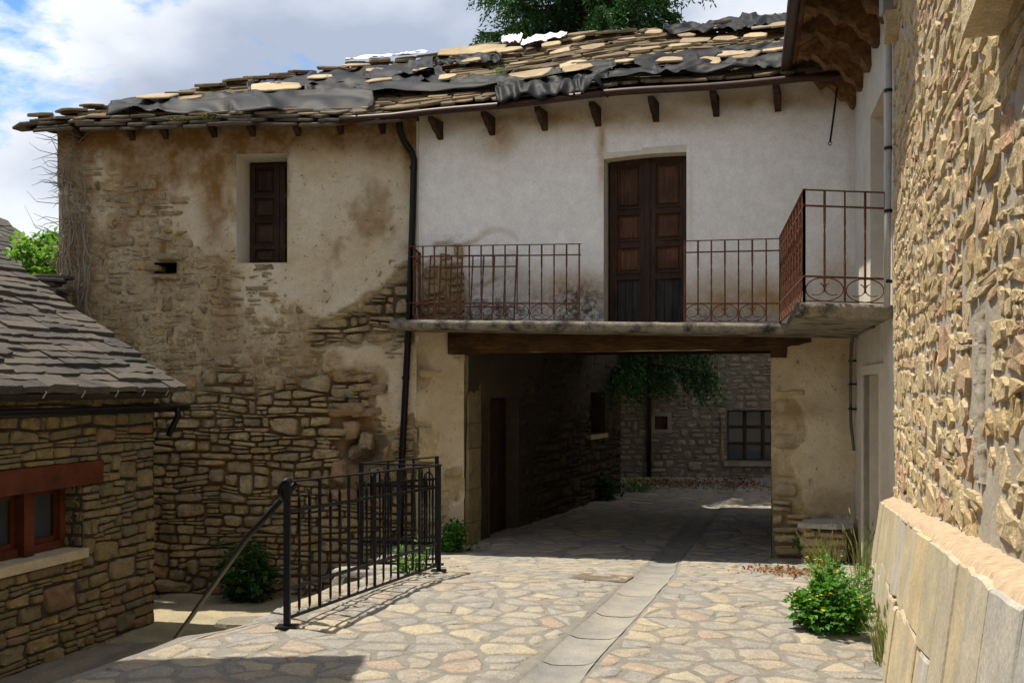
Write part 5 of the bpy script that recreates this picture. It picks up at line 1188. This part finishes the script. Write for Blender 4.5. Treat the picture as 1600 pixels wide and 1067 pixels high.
b.tube([t0 + Vector((.008, .03, .0)), t0 + Vector((0, 0, .004)), t0 + Vector((-.035, .02, -.02)), t0 + Vector((-.05, .03, -.07)), t0 + Vector((-.03, .05, -.12))], .026, 8)
b.tube([t0 + Vector((.03, .12, -.03)), t0.lerp(e, .3), e], .021, 8); b.build('handrail', M['iron'], rail, True)

# small dry-stone seat against the right pier
seat = root('stone_bench', 'small dry-stone bench with pale slab top against the passage pier', 'bench', (3.75, 12.2, -2.2))
SF = Frame(FF.P(FF.pix(1258, 850)[0], 0, .62)[:2], FF.P(FF.pix(1258, 850)[0] + .52, 0, .62)[:2]); rg = random.Random(8)
zb = float(zs(3.6, 12.3)); b = MB(); b.fbox(SF, .02, .5, zb - .1, zb + .40, -.5, -.03); b.build('core', M['house_stone'], seat)
for c in rubble(0, .52, zb - .06, zb + .38, (.07, .12), (.12, .34), rg, .1, .1, .01):
    s = stone(SF, c, rg.uniform(.0, .04), rg, gap=.004, nb=-.2, dome=.3)
    if s: obj('stone', *s, M['pier_stone'], seat, rg.random(), True)
SE = Frame(SF.P(0, 0, -.5)[:2], SF.P(0, 0, 0)[:2]); 
for c in rubble(0, .5, zb - .06, zb + .38, (.07, .12), (.12, .34), rg, .1, .1, .01):
    s = stone(SE, c, rg.uniform(.0, .03), rg, gap=.004, nb=-.1, dome=.3)
    if s: obj('stone', *s, M['pier_stone'], seat, rg.random(), True)
cc = SF.P(.27, zb + .44, -.20); V, F = slab(cc, np.array((*SF.U, 0)), np.array((-SF.N[0], -SF.N[1], 0)), np.array((0, 0, 1.)), .68, .60, .06, rg, 10); obj('top_slab', V, F, M['plinth_slab'], seat, .8)

# ================================================================ PLANTS
def leaf(c, d, n, l, w):
    """folded leaf of four triangles"""
    d = d.normalized(); s = d.cross(n)
    if s.length < 1e-4: s = d.orthogonal()
    s.normalize(); u = s.cross(d)
    return [c, c + d * (l * .5) + s * (w / 2) + u * (w * .18), c + d * l - u * (l * .12), c + d * (l * .5) - s * (w / 2) + u * (w * .18), c + d * (l * .5)], [(0, 1, 4), (1, 2, 4), (2, 3, 4), (3, 0, 4)]
def rv3(rg): 
    v = Vector((rg.gauss(0, 1), rg.gauss(0, 1), rg.gauss(0, 1))); return v.normalized()
def bush(label, c, rx, ry, h, n, ll, mat, seed, name='bush', cat='bush', flowers=0, group=None, stems=26, lobed=True, face=None):
    rg = random.Random(seed); c = Vector(c); r = root(name, label, cat, c, group); f = MB(); st = MB(); fl = MB()
    tips = []
    for i in range(stems):
        a = rg.uniform(0, 6.283); q = math.sqrt(rg.random()); t = Vector((math.cos(a) * rx * q, math.sin(a) * ry * q, h * (1 - .55 * q * q) * rg.uniform(.55, 1.05))); tips.append(t)
        st.tube([c + Vector((t.x * .25, t.y * .25, -.02)), c + Vector((t.x * .6, t.y * .6, t.z * .6)), c + t], [.006, .0045, .003], 4)
    for i in range(n):
        t = tips[rg.randrange(stems)]; k = rg.random() ** .6; p = c + Vector((t.x * (.3 + .7 * k), t.y * (.3 + .7 * k), t.z * k)) + rv3(rg) * (.10 * h + .03)
        if p.z < c.z + .01: p.z = c.z + .01 + rg.random() * .03
        d = Vector((t.x, t.y, 0)) * .6 + rv3(rg) * .6 * max(rx, .2) + Vector((0, 0, .04)); nrm = Vector((0, 0, 1)) + rv3(rg) * .6
        l = ll * rg.uniform(.6, 1.25); br = min(1, max(0, rg.gauss(.45 + .3 * (k - .5), .25)))
        if lobed:
            for ang, sc in ((0, 1), (.9, .72), (-.9, .72)):
                f.add(*leaf(p, Matrix.Rotation(ang, 3, 'Z') @ d, nrm, l * sc, l * sc * .75), br)
        else: f.add(*leaf(p, d, nrm, l, l * .45), br)
    for i in range(flowers):
        t = tips[rg.randrange(stems)]; p = c + t * rg.uniform(.9, 1.12) + Vector((0, 0, .04))
        fl = MB()
        for k in range(4): fl.add(*leaf(p, Vector((math.cos(k * 1.57), math.sin(k * 1.57), .3)), Vector((0, 0, 1)), .014, .013), .5)
        fl.build('flower', M['yellow'], r)
    f.build('foliage', mat, r); st.build('stem', M['stem'], r)
    return r
def tuft(label, c, r_, h, n, seed, mat='grass', name='grass_tuft', lean=(0, 0), group=None, ears=0):
    rg = random.Random(seed); b = MB(); c = Vector(c)
    for i in range(n):
        a = rg.uniform(0, 6.283); q = r_ * rg.random(); o = c + Vector((math.cos(a) * q, math.sin(a) * q, -.01)); hh = h * rg.uniform(.45, 1.1)
        bd_ = Vector((math.cos(a) * rg.uniform(.05, .5) + lean[0], math.sin(a) * rg.uniform(.05, .5) + lean[1], 0)) * hh; w = Vector((-math.sin(a + rg.random()), math.cos(a), 0)) * .004
        p1 = o + Vector((0, 0, hh * .55)) + bd_ * .3; p2 = o + Vector((0, 0, hh * .95)) + bd_
        b.add([o - w, o + w, p1 + w * .8, p1 - w * .8, p2], [(0, 1, 2, 3), (3, 2, 4)], rg.random())
        if i < ears: b.tube([p2 - bd_ * .05, p2 + Vector((0, 0, .03)) + bd_ * .05, p2 + Vector((0, 0, .07)) + bd_ * .12], [.003, .008, .001], 5, r=.95)
    o = b.build(name, M[mat]); return meta(o, label, 'grass', group)
gp = lambda x, y, Y: ((x - 800) / 1600 * Y, Y, 0)
bush('lush green bush with small yellow flowers at the plinth foot', (2.27, 7.25, gz(2.27, 7.25)), .29, .38, .44, 1700, .052, M['leaf_bush'], 1, flowers=34, stems=46)
bush('low leafy weeds with yellow flowers behind the big bush', (2.86, 8.75, gz(2.86, 8.75)), .30, .75, .30, 900, .045, M['leaf_weed'], 2, name='weed', cat='weeds', flowers=18, stems=30, lobed=False)
tuft('pale dry grass with seed heads between bush and plinth', (2.36, 6.35, gz(2.36, 6.35)), .12, .42, 170, 3, ears=26)
tuft('thin grass blades growing at the plinth corner', (2.28, 6.0, gz(2.28, 6.0)), .10, .22, 60, 4)
tuft('tall grey-green grass with drooping ears beside the stone seat', (3.42, 11.2, gz(3.42, 11.2)), .18, .42, 80, 5, lean=(-.25, -.1), ears=26)
tuft('wild grass ears at the plastered house door', (3.55, 10.4, gz(3.5, 10.4)), .10, .62, 40, 6, ears=24)
lt = MB(); rg = random.Random(4)
for i in range(420):
    x, y = 2.85 + rg.gauss(0, .22), 10.6 + rg.gauss(0, .35); lt.add(*leaf(Vector((x, y, gz(x, y) + .018 + rg.random() * .02)), rv3(rg), Vector((0, 0, 1)) + rv3(rg) * .3, .05, .025), rg.random())
meta(lt.build('leaf_litter', M['litter'], None, False, 'stuff'), 'brown fallen leaves on the paving beside the weeds', 'leaf litter')
lt = MB()
for i in range(900):
    x, y = rg.uniform(2.6, 5.6), 22.9 + rg.gauss(0, .55); lt.add(*leaf(Vector((x, y, gz(x, y) + .018 + rg.random() * .02)), rv3(rg), Vector((0, 0, 1)) + rv3(rg) * .3, .09, .05), rg.random())
meta(lt.build('leaf_litter', M['litter'], None, False, 'stuff'), 'brown leaf litter at the foot of the far house', 'leaf litter')
bush('dark green climbing bush against the stone wall below the stairs', (-3.70, 14.35, -3.05), .46, .30, .98, 1100, .085, M['leaf_dark'], 7, stems=40)
bush('small green plant beside the black railing post', (-.90, 9.25, gz(-.9, 9.25) - .02), .18, .14, .34, 160, .075, M['leaf_weed'], 8, name='weed', cat='weeds', stems=12, lobed=False)
bush('ragged green bush at the foot of the left passage pier', (-.78, 13.75, gz(-.78, 13.75)), .26, .26, .46, 620, .06, M['leaf_bush'], 9, stems=26)
bush('dark ivy-like bush at the passage wall beyond the arch', (1.75, 20.0, -2.25), .42, .36, .55, 500, .09, M['leaf_dark'], 10, stems=26)
bush('pale weeds at the far corner of the passage wall', (2.55, 21.4, -2.25), .42, .26, .36, 300, .08, M['leaf_weed'], 11, name='weed', cat='weeds', stems=22, lobed=False)
bush('little plant at the corner of the stone steps', (-1.62, 7.42, -1.85), .10, .10, .22, 60, .06, M['leaf_weed'], 12, name='weed', cat='weeds', stems=8, lobed=False)
bush('small weeds growing in the pier stones beside the seat', FF.P(FF.pix(1250, 850)[0], -2.05, .14).tolist(), .12, .07, .22, 90, .045, M['leaf_weed'], 13, name='weed', cat='weeds', stems=10)
# weeds growing on the slab roof
a, s = on_roof(783, 132); p = RP(a, s, .03); tuft('green weed tuft growing between the roof slabs', p.tolist(), .10, .24, 90, 14, mat='leaf_weed', name='weed')
a, s = on_roof(346, 165); p = RP(a, s, .03); bush('tiny seedling on the roof edge against the sky', p.tolist(), .05, .05, .2, 26, .05, M['leaf_weed'], 15, name='seedling', cat='plant', stems=5, lobed=False)
for x, lb in ((285, 'moss and stonecrop cushion on the eave below the tarpaulin fold'), (330, 'yellow-green moss cushion on the eave beside the first corbels')):
    a, s = on_roof(x, 186); p = RP(a, -.05, .0); r = bush(lb, (p + np.array((0, -.04, -.03))).tolist(), .26, .05, .07, 260, .03, M['moss'], 16 + x, name='moss_cushion', cat='moss', stems=20, lobed=False)

# dry creeper on the left corner of the house
vn = root('dry_creeper', 'leafless grey creeper climbing the left corner of the old house', 'creeper', FL.P(.2, -1, .05).tolist()); rg = random.Random(66)
for i in range(11):
    x0 = rg.choice((96, 102, 106, 112, 116, 122, 128, 131, 99, 109, 134)) + rg.uniform(-3, 3); y0 = 520 + rg.uniform(-30, 20); y1 = rg.choice((200, 230, 260, 330, 380)); m = 26; pts = []
    for k in range(m):
        t = k / (m - 1); x = x0 + 9 * (float(vnoise(t * 5, i * 3.1, 5)) - .5) * 2 + 4 * (float(vnoise(t * 13, i * 1.7, 6)) - .5) * 2; pts.append(fp(FL, x, y0 + (y1 - y0) * t, .085 + .04 * float(vnoise(t * 6, i, 2))))
    b = MB(); b.tube(pts, [.024 * (1 - .75 * k / m) for k in range(m)], 5); b.build('stem', M['vine'], vn, True)
b = MB()
for i in range(150):
    x, y = rg.uniform(90, 138), rg.uniform(205, 500); p = Vector(fp(FL, x, y, .09)); d = Vector((rg.uniform(-1, 1), rg.uniform(-.9, .1), rg.uniform(-.6, .8))).normalized(); l = rg.uniform(.1, .42)
    b.tube([p, p + d * l * .5 + rv3(rg) * .03, p + d * l + rv3(rg) * .06], [.007, .005, .002], 4)
for i in range(26):
    y = rg.uniform(215, 420); p = Vector(fp(FL, 97, y, .06)); l = rg.uniform(.15, .55); d = Vector((-1, rg.uniform(-.5, .2), rg.uniform(-.1, .5)))
    q = p + d * l * .6 + rv3(rg) * .05; b.tube([p, q, q + Vector((-.3 * l, 0, rg.uniform(-.1, .3) * l * 2))], [.008, .005, .002], 4)
b.build('twig', M['vine'], vn)

# spruce behind the house
def spruce(label, c, H, seed):
    rg = random.Random(seed); c = Vector(c); r = root('spruce_tree', label, 'tree', c); t = MB(); f = MB(); lm = MB()
    t.tube([c + Vector((0, 0, z)) for z in np.linspace(0, H, 14)], [.30 * (1 - .93 * k / 13) + .02 for k in range(14)], 9); t.build('trunk', M['bark'], r, True)
    z = 2.8
    while z < H - .3:
        k = z / H; Lm = (4.0 * (1 - k) ** .62 + .15) * (.72 if z < 5 else 1); nb_ = 6
        ph = rg.uniform(0, 6.28)
        for i in range(nb_):
            a = ph + i * 6.283 / nb_ + rg.uniform(-.3, .3); l = Lm * rg.uniform(.7, 1.1); d = Vector((math.cos(a), math.sin(a), 0)); P = []
            for q in range(8):
                s = q / 7; P.append(c + Vector((0, 0, z)) + d * (l * s) + Vector((0, 0, l * (.18 * s - .52 * s * s + .24 * s ** 3))) + rv3(rg) * .03)
            lm.tube(P, [.045 * (1 - .85 * q / 7) * (1.1 - k) + .006 for q in range(8)], 5)
            side = Vector((-d.y, d.x, 0))
            m = int(l * (55 if 7.3 < z < 12.6 else (38 if z < 4.6 else 8)))
            for q in range(m):
                s = .12 + .88 * rg.random() ** .8; i0 = min(6, int(s * 7)); p = P[i0].lerp(P[i0 + 1], s * 7 - i0); sd_ = rg.choice((-1, 1))
                dl = rg.uniform(.25, .8) * min(1, l / 2); dir_ = (side * sd_ * rg.uniform(.2, .7) + d * rg.uniform(.1, .5) + Vector((0, 0, -1)) * rg.uniform(.25, 1.2)).normalized()
                n = int(dl / .042) + 2; br = min(1, max(0, rg.gauss(.35 + .35 * s, .2)))
                for w in range(n):
                    x = p + dir_ * (dl * w / n) + Vector((0, 0, -.25 * (w / n) ** 2 * dl)); f.add(*leaf(x, dir_ * .7 + rv3(rg) * .75, rv3(rg), rg.uniform(.07, .14), .040), br)
        z += rg.uniform(.34, .48)
    lm.build('limb', M['bark'], r, True); f.build('crown', M['spruce'], r)
spruce('tall dark spruce with drooping branches behind the slab roof', (1.75, 22.9, -2.3), 19., 5)
# leafy tree beyond the cottage roof
def round_tree(label, c, H, rad, seed, n=2600, mat='leaf_tree'):
    rg = random.Random(seed); c = Vector(c); r = root('leafy_tree', label, 'tree', c); t = MB(); f = MB()
    top = c + Vector((0, 0, H)); t.tube([c, c + Vector((.1, 0, H * .4)), c + Vector((0, 0, H * .75))], [.14, .10, .04], 7); cen = []
    for i in range(26):
        d = rv3(rg); q = top + Vector((d.x * rad, d.y * rad, d.z * rad * .8)) * rg.uniform(.35, 1); cen.append(q); t.tube([c + Vector((0, 0, H * .55)), c.lerp(q, .7) + Vector((0, 0, .2)), q], [.04, .02, .006], 5)
    for i in range(n):
        q = cen[rg.randrange(26)] + rv3(rg) * (rad * .34 * rg.random() ** .5); f.add(*leaf(q, rv3(rg), Vector((0, 0, 1)) + rv3(rg) * .6, .16, .10), rg.random())
    t.build('trunk', M['bark'], r, True); f.build('crown', M[mat], r)
round_tree('bright green leafy tree between the cottage roof and the creeper', (-8.35, 18.4, -3.1), 5.2, .75, 3)
